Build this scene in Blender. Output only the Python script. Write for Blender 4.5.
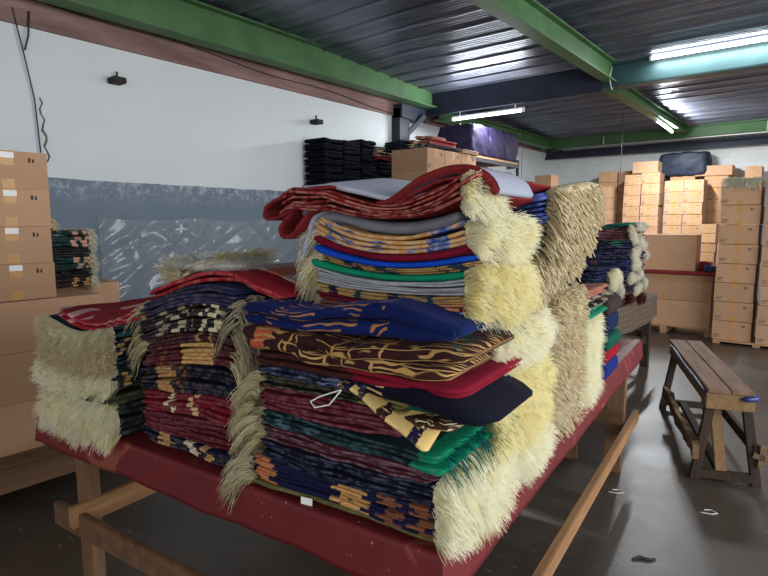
import bpy, bmesh, math, random
import numpy as np
from mathutils import Vector, Matrix

for o in list(bpy.data.objects):
    bpy.data.objects.remove(o, do_unlink=True)
SC = bpy.context.scene
COL = SC.collection
R = math.radians

# ------------------------------------------------------------------ camera
cam_d = bpy.data.cameras.new('camera'); cam = bpy.data.objects.new('camera', cam_d); COL.objects.link(cam)
cam_d.sensor_width = 36.0; cam_d.lens = 36.0 * 560.0 / 768.0; cam_d.clip_start = 0.05; cam_d.clip_end = 80
cam.location = (0, 0, 1.55); cam.rotation_euler = (R(90 - 6.6), 0, R(38.6))
SC.camera = cam
# ------------------------------------------------------------------ world, daylight, exposure
world = bpy.data.worlds.new('world'); SC.world = world; world.use_nodes = True
bg = world.node_tree.nodes['Background']; bg.inputs[0].default_value = (0.80, 0.81, 0.84, 1); bg.inputs[1].default_value = 0.62
SC.view_settings.view_transform = 'Standard'; SC.view_settings.look = 'None'
SC.view_settings.exposure = 0.38; SC.view_settings.gamma = 1.0; SC.view_settings.use_curve_mapping = False

def area_light(name, loc, rot, sx, sy, power, color):
    d = bpy.data.lights.new(name, 'AREA'); d.shape = 'RECTANGLE'; d.size = sx; d.size_y = sy; d.energy = power; d.color = color
    o = bpy.data.objects.new(name, d); COL.objects.link(o); o.location = loc; o.rotation_euler = rot
    return o
# daylight coming through the open long side of the hall (to the right of the photo)
area_light('daylight', (3.3, 3.6, 2.0), (0, R(88), 0), 2.4, 6.5, 265, (0.95, 0.97, 1.0))

# added fill light behind the camera, brightens the pile fronts and fringes
area_light('front_fill_light', (1.3, -2.7, 2.1), (R(80), 0, R(12)), 3.2, 2.2, 48, (1.0, 0.98, 0.94))

# ------------------------------------------------------------------ colours and materials
def lin(c):
    return tuple((x / 12.92 if x <= 0.04045 else ((x + 0.055) / 1.055) ** 2.4) for x in c)
def C8(r, g, b):
    return lin((r / 255, g / 255, b / 255)) + (1.0,)

class NT:
    def __init__(s, name, rough=0.8, metal=0.0, spec=0.3):
        s.m = bpy.data.materials.new(name); s.m.use_nodes = True
        s.t = s.m.node_tree; s.b = s.t.nodes['Principled BSDF']
        s.b.inputs['Roughness'].default_value = rough; s.b.inputs['Metallic'].default_value = metal
        s.b.inputs['Specular IOR Level'].default_value = spec
    def n(s, kind, **kw):
        nd = s.t.nodes.new('ShaderNode' + kind)
        for k, v in kw.items(): setattr(nd, k, v)
        return nd
    def l(s, a, b): s.t.links.new(a, b)
    def sock(s, node, name, v):
        if v is None: return
        if isinstance(v, (int, float, tuple)): node.inputs[name].default_value = v
        else: s.l(v, node.inputs[name])
    def math(s, op, a, b=None, c=None, clamp=False):
        nd = s.n('Math', operation=op); nd.use_clamp = clamp
        s.sock(nd, 0, a); s.sock(nd, 1, b); s.sock(nd, 2, c)
        return nd.outputs[0]
    def mix(s, f, a, b, mode='MIX'):
        nd = s.n('MixRGB', blend_type=mode); s.sock(nd, 0, f); s.sock(nd, 1, a); s.sock(nd, 2, b)
        return nd.outputs[0]
    def ramp(s, v, p0, p1, c0=(0, 0, 0, 1), c1=(1, 1, 1, 1)):
        nd = s.n('ValToRGB'); nd.color_ramp.elements[0].position = p0; nd.color_ramp.elements[1].position = p1
        nd.color_ramp.elements[0].color = c0; nd.color_ramp.elements[1].color = c1
        s.l(v, nd.inputs[0]); return nd.outputs[0]
    def coord(s, kind='Object'):
        return s.n('TexCoord').outputs[kind]
    def mapping(s, vec, scale=(1, 1, 1), rot=(0, 0, 0)):
        nd = s.n('Mapping'); nd.inputs['Scale'].default_value = scale; nd.inputs['Rotation'].default_value = rot
        s.l(vec, nd.inputs[0]); return nd.outputs[0]
    def noise(s, vec, scale, detail=3, rough=0.55, dist=0.0, out=0):
        nd = s.n('TexNoise'); nd.inputs['Scale'].default_value = scale; nd.inputs['Detail'].default_value = detail
        nd.inputs['Roughness'].default_value = rough; nd.inputs['Distortion'].default_value = dist
        if vec is not None: s.l(vec, nd.inputs['Vector'])
        return nd.outputs[out]
    def bump(s, h, strength=0.3, dist=0.01):
        nd = s.n('Bump'); nd.inputs['Strength'].default_value = strength; nd.inputs['Distance'].default_value = dist
        s.l(h, nd.inputs['Height']); s.l(nd.outputs[0], s.b.inputs['Normal'])
    def color(s, c): s.sock(s.b, 'Base Color', c)

MC = {}
def simple(name, col, rough=0.7, metal=0.0, var=0.15, scale=8, bump=0.15, spec=0.3, stretch=(1, 1, 1)):
    if name in MC: return MC[name]
    t = NT(name, rough, metal, spec); v = t.mapping(t.coord(), stretch)
    nz = t.noise(v, scale, 5)
    dark = tuple(x * (1 - var) for x in col[:3]) + (1,); lite = tuple(min(1, x * (1 + var)) for x in col[:3]) + (1,)
    t.color(t.ramp(nz, 0.3, 0.7, dark, lite))
    if bump: t.bump(t.noise(v, scale * 6, 3), bump, 0.004)
    MC[name] = t.m; return t.m

def wood(name, c0, c1, axis=1, rough=0.75, sc=1.0):
    if name in MC: return MC[name]
    t = NT(name, rough); st = [14 * sc] * 3; st[axis] = 1.2 * sc
    v = t.mapping(t.coord(), tuple(st))
    nz = t.noise(v, 2.0, 6, 0.65, 0.6)
    c = t.ramp(nz, 0.3, 0.7, c0, c1)
    big = t.noise(t.coord(), 2.5, 4)
    c = t.mix(t.math('MULTIPLY', big, 0.45), c, tuple(x * 0.45 for x in c0[:3]) + (1,))
    t.color(c); t.bump(nz, 0.4, 0.004)
    MC[name] = t.m; return t.m

def rug_mat(base, bands=(), motif=None, stitch=None, lay=0.35, pile=0.14, rough=0.95, sheen=0.0):
    """folded fabric seen at its fold edges. bands: (u0,u1,color,comb) along the length in metres. motif: (color,u0,u1,scale)."""
    key = ('rug', base, tuple(bands), motif, stitch, lay, sheen)
    if key in MC: return MC[key]
    t = NT('rug_fabric', rough, 0, 0.12)
    uv1 = t.n('UVMap', uv_map='UVMap').outputs[0]; uv2 = t.n('UVMap', uv_map='layer').outputs[0]
    s1 = t.n('SeparateXYZ'); t.l(uv1, s1.inputs[0]); u, v = s1.outputs[0], s1.outputs[1]
    s2 = t.n('SeparateXYZ'); t.l(uv2, s2.inputs[0]); lr, pr = s2.outputs[0], s2.outputs[1]
    fine = t.noise(t.mapping(uv1, (.3, 2.2, 1)), 60, 4)
    c = t.mix(t.math('MULTIPLY', fine, 0.45), base, tuple(min(1, x * 1.35 + .003) for x in base[:3]) + (1,))
    lrj = t.math('MULTIPLY', t.math('SUBTRACT', lr, 0.5), 0.035)
    uj = t.math('ADD', t.math('ADD', u, lrj), t.math('MULTIPLY', t.math('SUBTRACT', t.noise(uv1, 25, 2), 0.5), 0.03))
    for (u0, u1, col, comb) in bands:
        m = t.math('MULTIPLY', t.math('GREATER_THAN', uj, u0), t.math('LESS_THAN', uj, u1))
        if comb:   # a band broken up into short vertical dashes
            w = t.math('GREATER_THAN', t.math('SINE', t.math('MULTIPLY', uj, comb)), -0.25)
            m = t.math('MULTIPLY', m, w)
        m = t.math('MULTIPLY', m, t.ramp(t.noise(t.mapping(uv1, (1, 3, 1)), 45, 2), 0.32, 0.42))
        c = t.mix(m, c, col)
    if motif:
        col, u0, u1, sc = motif
        dv = t.noise(uv1, sc * 0.5, 2, 0.5, 0, 1)
        vv = t.n('VectorMath', operation='MULTIPLY_ADD'); t.l(dv, vv.inputs[0]); vv.inputs[1].default_value = (0.06, 0.06, 0); t.l(uv1, vv.inputs[2])
        wv = t.n('TexWave', wave_type='RINGS'); wv.inputs['Scale'].default_value = sc * 0.55; wv.inputs['Distortion'].default_value = 9
        wv.inputs['Detail'].default_value = 1; t.l(vv.outputs[0], wv.inputs['Vector'])
        m = t.ramp(wv.outputs[1], 0.66, 0.74)
        patch = t.ramp(t.noise(uv1, sc * 0.5, 1), 0.49, 0.53)
        m = t.math('MULTIPLY', m, patch)
        m = t.math('MULTIPLY', m, t.math('MULTIPLY', t.math('GREATER_THAN', u, u0), t.math('LESS_THAN', u, u1)))
        c = t.mix(m, c, col)
    if motif and motif[3] == 22 and base == C8(48, 24, 24):
        ln = t.math('MAXIMUM', t.math('LESS_THAN', t.math('ABSOLUTE', t.math('SUBTRACT', pr, 0.40)), .012), t.math('LESS_THAN', t.math('ABSOLUTE', t.math('SUBTRACT', pr, 0.62)), .012))
        c = t.mix(t.math('MULTIPLY', ln, t.math('GREATER_THAN', uj, .24)), c, motif[0])
    if stitch:
        tip = t.math('LESS_THAN', t.math('ABSOLUTE', t.math('SUBTRACT', pr, 0.5)), 0.13)
        dash = t.ramp(t.noise(t.mapping(uv1, (1, 0.2, 1)), 42, 3), 0.42, 0.6)
        c = t.mix(t.math('MULTIPLY', t.math('MULTIPLY', tip, dash), 0.38), c, stitch)
    vb = t.math('ADD', 1.0 - lay / 2, t.math('MULTIPLY', lr, lay))
    hs = t.n('HueSaturation'); t.l(vb, hs.inputs['Value']); t.sock(hs, 'Color', c)
    t.color(hs.outputs[0])
    if sheen:
        t.b.inputs['Sheen Weight'].default_value = sheen; t.b.inputs['Sheen Roughness'].default_value = 0.4
        t.b.inputs['Sheen Tint'].default_value = tuple(min(1, x * 3 + .05) for x in base[:3]) + (1,)
    t.bump(fine, pile, 0.006)
    MC[key] = t.m; return t.m

def yarn_mat(name, c0, c1, c2=None):
    if name in MC: return MC[name]
    t = NT(name, 0.85, 0, 0.15)
    uv = t.n('UVMap', uv_map='UVMap').outputs[0]; s = t.n('SeparateXYZ'); t.l(uv, s.inputs[0])
    c = t.mix(s.outputs[0], c0, c1)
    if c2:
        c = t.mix(t.ramp(t.noise(t.coord(), 11, 2), 0.5, 0.68), c, c2)
    t.color(c)
    tr = t.n('BsdfTranslucent'); t.sock(tr, 'Color', c); mx = t.n('MixShader'); mx.inputs[0].default_value = .45
    out = [q for q in t.t.nodes if q.type == 'OUTPUT_MATERIAL'][0]
    t.l(t.b.outputs[0], mx.inputs[1]); t.l(tr.outputs[0], mx.inputs[2]); t.l(mx.outputs[0], out.inputs[0])
    MC[name] = t.m; return t.m
Y_PUFF = yarn_mat('pale_yellow_yarn', C8(255, 253, 236), C8(253, 249, 220), C8(252, 245, 200))
Y_GOLD = yarn_mat('lemon_yellow_yarn', C8(253, 247, 204), C8(251, 240, 180), C8(253, 248, 214))
Y_CREAM = yarn_mat('cream_yarn', C8(240, 233, 204), C8(216, 207, 168), C8(224, 210, 160))
Y_BEIGE = yarn_mat('beige_cord_yarn', C8(236, 224, 190), C8(212, 196, 158))
Y_GREY = yarn_mat('grey_beige_yarn', C8(222, 212, 186), C8(186, 174, 146))
Y_WHITE = yarn_mat('off_white_yarn', C8(250, 248, 236), C8(236, 232, 212), C8(246, 242, 212))
Y_TEAL = yarn_mat('teal_yarn', C8(20, 130, 115), C8(10, 90, 90))
Y_BROWN = yarn_mat('brown_yarn', C8(110, 60, 50), C8(80, 40, 34))

# ------------------------------------------------------------------ mesh helpers
def link(name, me, mat, parent=None, loc=(0, 0, 0), rz=0.0, smooth=False):
    o = bpy.data.objects.new(name, me); COL.objects.link(o)
    if mat is not None and not me.materials: me.materials.append(mat)
    o.location = loc; o.rotation_euler = (0, 0, rz)
    if parent is not None: o.parent = parent
    if smooth and len(me.polygons): me.polygons.foreach_set('use_smooth', [True] * len(me.polygons))
    return o
def tag(o, label=None, cat=None, group=None, kind=None):
    if label: o['label'] = label
    if cat: o['category'] = cat
    if group: o['group'] = group
    if kind: o['kind'] = kind
    return o
def empty(name, loc=(0, 0, 0), rz=0.0):
    o = bpy.data.objects.new(name, None); COL.objects.link(o); o.location = loc; o.rotation_euler = (0, 0, rz); o.empty_display_size = 0.1
    return o

class MB:
    def __init__(s): s.v = []; s.f = []
    def box(s, x0, x1, y0, y1, z0, z1, M=None):
        i = len(s.v)
        P = [(x, y, z) for z in (z0, z1) for y in (y0, y1) for x in (x0, x1)]
        if M is not None: P = [tuple(M @ Vector(p)) for p in P]
        s.v += P
        s.f += [tuple(i + k for k in q) for q in ((0, 2, 3, 1), (4, 5, 7, 6), (0, 1, 5, 4), (2, 6, 7, 3), (0, 4, 6, 2), (1, 3, 7, 5))]
        return s
    def bar(s, p, q, w, h, up=(0, 0, 1)):
        p = Vector(p); q = Vector(q); d = q - p; L = d.length; d.normalize()
        x = d.cross(Vector(up)); 
        if x.length < 1e-4: x = Vector((1, 0, 0))
        x.normalize(); z = x.cross(d)
        M = Matrix(((x.x, d.x, z.x, p.x), (x.y, d.y, z.y, p.y), (x.z, d.z, z.z, p.z), (0, 0, 0, 1)))
        return s.box(-w / 2, w / 2, 0, L, -h / 2, h / 2, M)
    def tube(s, pts, r, n=8, close=True):
        pts = [Vector(p) for p in pts]; i0 = len(s.v)
        for k, p in enumerate(pts):
            d = (pts[min(k + 1, len(pts) - 1)] - pts[max(k - 1, 0)]); d.normalize()
            a = d.cross(Vector((0.31, 0.12, 0.94)));
            if a.length < 1e-3: a = d.cross(Vector((1, 0, 0)))
            a.normalize(); b = d.cross(a)
            rr = r[k] if isinstance(r, (list, tuple)) else r
            for j in range(n):
                t = 2 * math.pi * j / n; s.v.append(tuple(p + a * rr * math.cos(t) + b * rr * math.sin(t)))
        for k in range(len(pts) - 1):
            for j in range(n):
                s.f.append((i0 + k * n + j, i0 + k * n + (j + 1) % n, i0 + (k + 1) * n + (j + 1) % n, i0 + (k + 1) * n + j))
        if close:
            s.f.append(tuple(i0 + j for j in range(n))[::-1]); s.f.append(tuple(i0 + (len(pts) - 1) * n + j for j in range(n)))
        return s
    def mesh(s, name, bevel=0.0, seg=2):
        me = bpy.data.meshes.new(name); me.from_pydata(s.v, [], s.f); me.update()
        bm = bmesh.new(); bm.from_mesh(me)
        bmesh.ops.recalc_face_normals(bm, faces=bm.faces)
        if bevel: bmesh.ops.bevel(bm, geom=bm.edges[:], offset=bevel, segments=seg, affect='EDGES', clamp_overlap=True)
        bm.to_mesh(me); bm.free()
        return me
    def obj(s, name, mat, parent=None, loc=(0, 0, 0), rz=0.0, bevel=0.0, smooth=False):
        return link(name, s.mesh(name, bevel), mat, parent, loc, rz, smooth)

def grid_mesh(name, X, Y, Z, uv=True):
    """X,Y,Z arrays (n,m) -> quad sheet"""
    n, m = X.shape
    me = bpy.data.meshes.new(name)
    v = np.stack([X, Y, Z], -1).reshape(-1, 3)
    idx = np.arange(n * m).reshape(n, m)
    f = np.stack([idx[:-1, :-1], idx[1:, :-1], idx[1:, 1:], idx[:-1, 1:]], -1).reshape(-1, 4)
    me.from_pydata(v.tolist(), [], f.tolist()); me.update()
    return me

def snoise(seed, amp=1.0, freqs=(1.3, 2.9, 5.3, 9.1), decay=0.6):
    rg = random.Random(seed); ph = [(rg.uniform(0, 6.28), fr * rg.uniform(.8, 1.25), decay ** i) for i, fr in enumerate(freqs)]
    tot = sum(p[2] for p in ph)
    return lambda x: amp * sum(a * np.sin(x * w * 3.0 + p) for p, w, a in ph) / tot * 1.4

# ------------------------------------------------------------------ folded textiles
class Frame:
    def __init__(s, org, rz): s.o = np.array(org, float); s.rz = rz; s.c, s.s = math.cos(rz), math.sin(rz)
    def w(s, a, b, z=0.0): return (s.o[0] + a * s.c - b * s.s, s.o[1] + a * s.s + b * s.c, s.o[2] + z)

class Stack:
    """a pile; keeps its own upper surface so that every folded cloth lies on the one below"""
    def __init__(s, frame, A, B, z0, seed=0):
        s.fr = frame; s.seed = seed
        s.ga = np.linspace(A[0] - .3, A[1] + .3, 61); s.gb = np.linspace(B[0] - .3, B[1] + .3, 25)
        s.A = A; s.B = B
        s.top = np.full((61, 25), float(z0)); s.k = 0
    def S(s, a, b):
        a = np.asarray(a, float); b = np.asarray(b, float)
        fa = np.clip((a - s.ga[0]) / (s.ga[1] - s.ga[0]), 0, 59.999); fb = np.clip((b - s.gb[0]) / (s.gb[1] - s.gb[0]), 0, 23.999)
        i = fa.astype(int); j = fb.astype(int); u = fa - i; v = fb - j; T = s.top
        return T[i, j] * (1 - u) * (1 - v) + T[i + 1, j] * u * (1 - v) + T[i, j + 1] * (1 - u) * v + T[i + 1, j + 1] * u * v

def add_uv(me, name, arr):
    l = me.uv_layers.new(name=name)
    li = np.empty(len(me.loops), dtype=np.int32); me.loops.foreach_get('vertex_index', li)
    l.data.foreach_set('uv', arr[li].astype(np.float32).ravel())

def folded(st, name, label, cat, mat, t, n, a=None, b=None, tf=None, jit=0.010, ejit=0.012, wav=0.0, group=None, na=34, advance=True, skew=0.0, lift=0.0, zlift=None, rend=.022):
    """one folded textile on stack st. t thickness, n visible fold layers, tf(a,b)-> relative thickness."""
    st.k += 1; seed = st.seed * 1000 + st.k * 17; rg = random.Random(seed)
    a0, a1 = a or st.A; b0, b1 = b or st.B
    base_z = float(st.S((a0 + a1) / 2, (b0 + b1) / 2))
    ca, cb = (a0 + a1) / 2, (b0 + b1) / 2
    tfun = (lambda A_, B_: t * tf(A_, B_)) if tf else (lambda A_, B_: t * np.ones_like(A_ + B_))
    wn = snoise(seed + 5, wav)
    V = []; F = []; U1 = []; U2 = []
    K = 7; M = 6
    jit *= 1.3; rugj = snoise(seed + 1, jit)
    for k in range(n):
        jk = snoise(seed + 31 * k, jit * 0.7, (2.1, 5.2, 11.0, 19.0), 0.75); zk = snoise(seed + 7 + 13 * k, 0.30 / n if n > 1 else 0, (2, 5, 9, 15))
        e0 = a0 + rg.uniform(-ejit, ejit); e1 = a1 + rg.uniform(-ejit, ejit)
        aa = np.linspace(e0, e1, na); lr = rg.random()
        ed = np.minimum(aa - e0, e1 - aa); er = np.sqrt(np.clip(1 - np.clip(1 - ed / rend, 0, 1) ** 2, 0.0, 1)); er = .25 + .75 * er
        if na: aa = np.concatenate([[e0, e0 + rend * .25, e0 + rend * .6], aa[1:-1][(aa[1:-1] > e0 + rend * .8) & (aa[1:-1] < e1 - rend * .8)], [e1 - rend * .6, e1 - rend * .25, e1]])
        ed = np.minimum(aa - e0, e1 - aa); er = .25 + .75 * np.sqrt(np.clip(1 - np.clip(1 - ed / rend, 0, 1) ** 2, 0.0, 1)); NA = len(aa)
        bf = rend * (1 - er) + b0 + rugj(aa) + jk(aa) + rg.uniform(-jit, jit) * .5 + skew * (aa - a0)
        # round the ends in
        th = t / n * 0.5
        rb = max(min(th * 1.1, 0.02), 0.004)
        prof_b = []; prof_s = []; prof_p = []
        # order: bottom back->front, nose, top front->back
        cols_b = []; cols_z = []
        sfr = np.linspace(1, 0, M)
        for q in sfr: cols_b.append(bf + rb + (b1 - bf - rb) * q); cols_z.append(-1.0)
        for i in range(1, K + 1):
            an = -math.pi / 2 + math.pi * i / (K + 1)
            cols_b.append(bf + rb - rb * math.cos(an)); cols_z.append(math.sin(an))
        for q in sfr[::-1]: cols_b.append(bf + rb + (b1 - bf - rb) * q); cols_z.append(1.0)
        P = len(cols_b)
        Bm = np.stack(cols_b, 1); Zr = np.tile(np.array(cols_z), (NA, 1)) * er[:, None]; Am = np.tile(aa[:, None], (1, P))
        Tm = tfun(Am, Bm)
        zc = (k + 0.5) / n + zk(Am)
        if k == 0: zc = np.maximum(zc, 0.5 / n)
        Z = st.S(Am, Bm) + lift + Tm * zc + Zr * (Tm / n * 0.47) + wn(Am + .35 * k / n)
        if zlift is not None: Z = Z + zlift(Am, Bm)
        i0 = len(V) and sum(len(x) for x in V)
        V.append(np.stack([Am - ca, Bm - cb, Z - base_z], -1).reshape(-1, 3))
        pv = np.concatenate([[0], np.cumsum(np.abs(np.diff(Bm.mean(0))) + np.abs(np.diff(Zr.mean(0))) * th)])
        U1.append(np.stack([Am - a0, np.tile(pv + 3.7 * lr + k * .31, (NA, 1))], -1).reshape(-1, 2))
        pr = np.linspace(0, 1, P); U2.append(np.stack([np.full((NA, P), lr), np.tile(pr, (NA, 1))], -1).reshape(-1, 2))
        idx = i0 + np.arange(NA * P).reshape(NA, P)
        nx = np.roll(idx, -1, axis=1)
        F += np.stack([idx[:-1], nx[:-1], nx[1:], idx[1:]], -1).reshape(-1, 4)[:, ::-1].tolist()
        for row, flip in ((idx[0], False), (idx[-1], True)):
            for i in range(P // 2):
                j = P - 1 - i
                q = [row[i], row[i + 1], row[j - 1], row[j]] if i + 1 < j - 1 else [row[i], row[i + 1], row[j]] if i + 1 < j else None
                if q is None: continue
                q = [int(x) for x in q]; F.append(q[::-1] if flip else q)
    v = np.concatenate(V); me = bpy.data.meshes.new(name); me.from_pydata(v.tolist(), [], F); me.update()
    add_uv(me, 'UVMap', np.concatenate(U1)); add_uv(me, 'layer', np.concatenate(U2))
    o = link(name, me, mat, None, st.fr.w(ca, cb, base_z), st.fr.rz, True)
    tag(o, label, cat, group)
    o['_'] = 0; del o['_']
    info = dict(o=o, st=st, c=(ca, cb, base_z), a=(a0, a1), b=(b0, b1), t=t, S=st.S, tf=tfun, top0=st.top.copy())
    S0 = st.top.copy()
    if advance:
        GA, GB = np.meshgrid(st.ga, st.gb, indexing='ij'); st.top = st.top + tfun(GA, GB)
    info['S'] = lambda A_, B_, T=S0: st_eval(st, T, A_, B_)
    return info
def st_eval(st, T, a, b):
    cur = st.top; st.top = T; r = st.S(a, b); st.top = cur; return r

def strand_mesh(name, root, d, L, droop, r, curl=0.15, seg=5, seed=0, taper=0.5, clump=None, core=None):
    """root (N,3), d (N,3) unit, L (N,), droop (N,)"""
    rs = np.random.RandomState(seed); N = len(root)
    s = np.linspace(0, 1, seg)[None, :, None]
    perp = np.cross(d, np.array([0.2, 0.35, 0.9])); perp /= np.linalg.norm(perp, axis=1)[:, None] + 1e-9
    per2 = np.cross(d, perp)
    ph = rs.uniform(0, 6.28, (N, 1, 1)); fr = rs.uniform(2, 6, (N, 1, 1)); am = rs.uniform(0, 1, (N, 1, 1)) * curl
    Lc = L[:, None, None]
    P = root[:, None, :] + d[:, None, :] * Lc * (s - 0.12 * droop[:, None, None] * s * s)
    P = P + np.array([0, 0, -1.0])[None, None, :] * Lc * droop[:, None, None] * s ** 1.8
    P = P + (perp[:, None, :] * np.sin(fr * s + ph) + per2[:, None, :] * np.cos(fr * s * .8 + ph)) * Lc * am * s
    if clump is not None:
        cid, amt = clump; 
        tip = np.zeros((cid.max() + 1, seg, 3)); cnt = np.zeros((cid.max() + 1, 1, 1))
        np.add.at(tip, cid, P); np.add.at(cnt, cid, 1.0); tip = tip / np.maximum(cnt, 1)
        w = amt * s ** 0.6; P = P * (1 - w) + tip[cid] * w
    T = np.gradient(P, axis=1); T /= np.linalg.norm(T, axis=2, keepdims=True) + 1e-9
    A = np.cross(T, np.array([0.3, 0.2, 0.93])); A /= np.linalg.norm(A, axis=2, keepdims=True) + 1e-9
    B = np.cross(T, A)
    rad = r * rs.uniform(.75, 1.25, (N, 1, 1)) * (1 - (1 - taper) * s)
    rings = [P + (A * math.cos(t) + B * math.sin(t)) * rad for t in (0, 2.094, 4.189)]
    V = np.stack(rings, 2)  # N,seg,3,3
    v = V.reshape(-1, 3)
    idx = np.arange(N * seg * 3).reshape(N, seg, 3); nx = np.roll(idx, -1, axis=2)
    f = np.stack([idx[:, :-1], nx[:, :-1], nx[:, 1:], idx[:, 1:]], -1).reshape(-1, 4)
    cap = idx[:, -1, :].reshape(-1, 3)
    nsv = len(v)
    if core is not None:
        cv, cf = core; v = np.concatenate([v, cv]); f = np.concatenate([f, cf + nsv])
    nf = len(f); nc = len(cap)
    me = bpy.data.meshes.new(name)
    me.vertices.add(len(v)); me.vertices.foreach_set('co', v.astype(np.float32).ravel())
    loops = np.concatenate([f.ravel(), cap.ravel()]).astype(np.int32)
    me.loops.add(len(loops)); me.loops.foreach_set('vertex_index', loops)
    ls = np.concatenate([np.arange(nf) * 4, nf * 4 + np.arange(nc) * 3]).astype(np.int32)
    me.polygons.add(nf + nc); me.polygons.foreach_set('loop_start', ls)
    me.polygons.foreach_set('use_smooth', np.ones(nf + nc, dtype=bool))
    me.update(calc_edges=True); me.validate()
    rnd = np.repeat(rs.uniform(0, 1, N), seg * 3); along = np.tile(np.repeat(np.linspace(0, 1, seg), 3), N)
    if core is not None:
        rnd = np.concatenate([rnd, rs.uniform(.3, .9, len(v) - nsv)]); along = np.concatenate([along, np.zeros(len(v) - nsv)])
    add_uv(me, 'UVMap', np.stack([rnd, along], -1))
    return me

def fringe(info, end, mat, N=500, L=0.09, r=0.0016, droop=0.5, spread=0.6, b=None, zr=(0.0, 1.0), curl=0.2, clumps=0, camt=0.7, name='fringe', label=None, out=0.0, inset=0.015, taper=.5, up=0.0, tuft=.7):
    """yarn fringe at end a0 (-1) or a1 (+1) of a folded textile, as its child"""
    seed = int(abs(info['c'][0] * 9173 + info['c'][2] * 7919 + end * 31 + N)) % 99991
    rs = np.random.RandomState(seed)
    ca, cb, cz = info['c']; b0, b1 = b or info['b']; aend = info['a'][0] if end < 0 else info['a'][1]
    if clumps:
        cc = rs.uniform(b0, b1, clumps); cid = rs.randint(0, clumps, N); bb = cc[cid] + rs.normal(0, .006, N)
        cz0 = rs.uniform(0, 1, clumps); q = np.clip(cz0[cid] + rs.normal(0, .1, N), 0, 1)
    else:
        bb = rs.uniform(b0, b1, N); q = rs.uniform(0, 1, N); cid = None
    q = zr[0] + (zr[1] - zr[0]) * q
    aa = np.full(N, aend) - end * inset * rs.uniform(0, 1, N)
    z = info['S'](aa, bb) + info['tf'](aa, bb) * q
    root = np.stack([aa - ca + end * out, bb - cb, z - cz], -1)
    qq = (q - .5 * (zr[0] + zr[1])) / max(zr[1] - zr[0], .01)
    d = np.stack([end * np.ones(N), rs.normal(0, .26, N) * spread + ((bb - b0) / (b1 - b0) - .5) * spread * 1.1, qq * 1.6 * spread + rs.normal(0, .2, N) * spread + up], -1)
    d /= np.linalg.norm(d, axis=1)[:, None]
    if not clumps:
        key_ = (np.floor((bb - b0) / .022).astype(int) * 37 + np.floor((z - cz) / .02).astype(int) * 101) % 997
        tb = rs.normal(0, 1, (997, 3)); d = d + tb[key_] * np.array([.10, .26, .26]) * tuft; d /= np.linalg.norm(d, axis=1)[:, None]
        lt = np.clip(1 + tb[(key_ * 7) % 997][:, 0] * .13 * tuft, .6, 1.3)
    else: lt = 1.0
    Ls = L * lt * rs.uniform(.75, 1.12, N) * ((.55 + .5 * np.sqrt(np.clip(1 - (2 * qq) ** 2, 0, 1))) * (.8 + .25 * np.sqrt(np.clip(1 - (2 * (bb - b0) / (b1 - b0) - 1) ** 4, 0, 1))) if not clumps else 1.0); dr = droop * rs.uniform(.7, 1.3, N)
    core = None
    if not clumps and L > .045 and mat is not Y_TEAL:
        nb_, na2 = 40, 13
        Bc, Ph = np.meshgrid(np.linspace(b0, b1, nb_), np.linspace(-math.pi / 2, math.pi / 2, na2), indexing='ij')
        env = np.sqrt(np.clip(1 - np.abs(2 * (Bc - b0) / (b1 - b0) - 1) ** 5, 0, 1))
        ae = np.full_like(Bc, aend); th_ = info['tf'](ae, Bc); zm = info['S'](ae, Bc) + th_ * (zr[0] + zr[1]) / 2; zh = th_ * (zr[1] - zr[0]) / 2
        lump = 1 + .16 * rs.normal(0, 1, (nb_, na2)) + .12 * np.sin(Bc * 60 + seed)
        o_ = .66 * L * np.cos(Ph) * env * lump
        cvv = np.stack([ae - ca + end * (out - .01 + o_), Bc - cb, zm - cz + (zh * 1.0 + L * .12) * np.sin(Ph) * env * (1 + .08 * (lump - 1)) - droop * o_ * .5 + up * o_], -1).reshape(-1, 3)
        ix = np.arange(nb_ * na2).reshape(nb_, na2); cf_ = np.stack([ix[:-1, :-1], ix[1:, :-1], ix[1:, 1:], ix[:-1, 1:]], -1).reshape(-1, 4)
        if end < 0: cf_ = cf_[:, ::-1]
        core = (cvv, cf_)
    me = strand_mesh(name, root, d, Ls, dr, r, curl, 6 if droop > .5 else 5, seed, taper, (cid, camt) if clumps else None, core)
    o = link(name, me, mat, info['o'])
    if label: o['label'] = label
    return o

# ================================================================== THE SETTING
def struct(name, mb, mat, **kw):
    o = mb.obj(name, mat, **kw); o['kind'] = 'structure'; return o
# floor: worn, polished dark concrete
t = NT('polished_concrete', 0.3, 0, 0.5)
co = t.coord(); n1 = t.noise(co, 0.9, 6, 0.62, 0.4); n2 = t.noise(co, 7, 6, 0.7); n3 = t.noise(co, 45, 3)
c = t.ramp(n1, 0.32, 0.7, C8(50, 44, 39), C8(88, 79, 70)); c = t.mix(t.math('MULTIPLY', n2, 0.35), c, C8(38, 34, 31))
sc = t.ramp(t.noise(t.mapping(co, (1, 5, 1), (0, 0, .6)), 9, 3), 0.66, 0.7); c = t.mix(t.math('MULTIPLY', sc, 0.35), c, C8(150, 142, 132))
t.color(c); t.l(t.math('ADD', 0.24, t.math('MULTIPLY', n1, 0.32)), t.b.inputs['Roughness']); t.bump(t.math('ADD', n2, t.math('MULTIPLY', n3, .3)), 0.10, 0.01)
M_floor = t.m
struct('floor', MB().box(-5.6, 6, -3, 13.3, -0.1, 0), M_floor)
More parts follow.
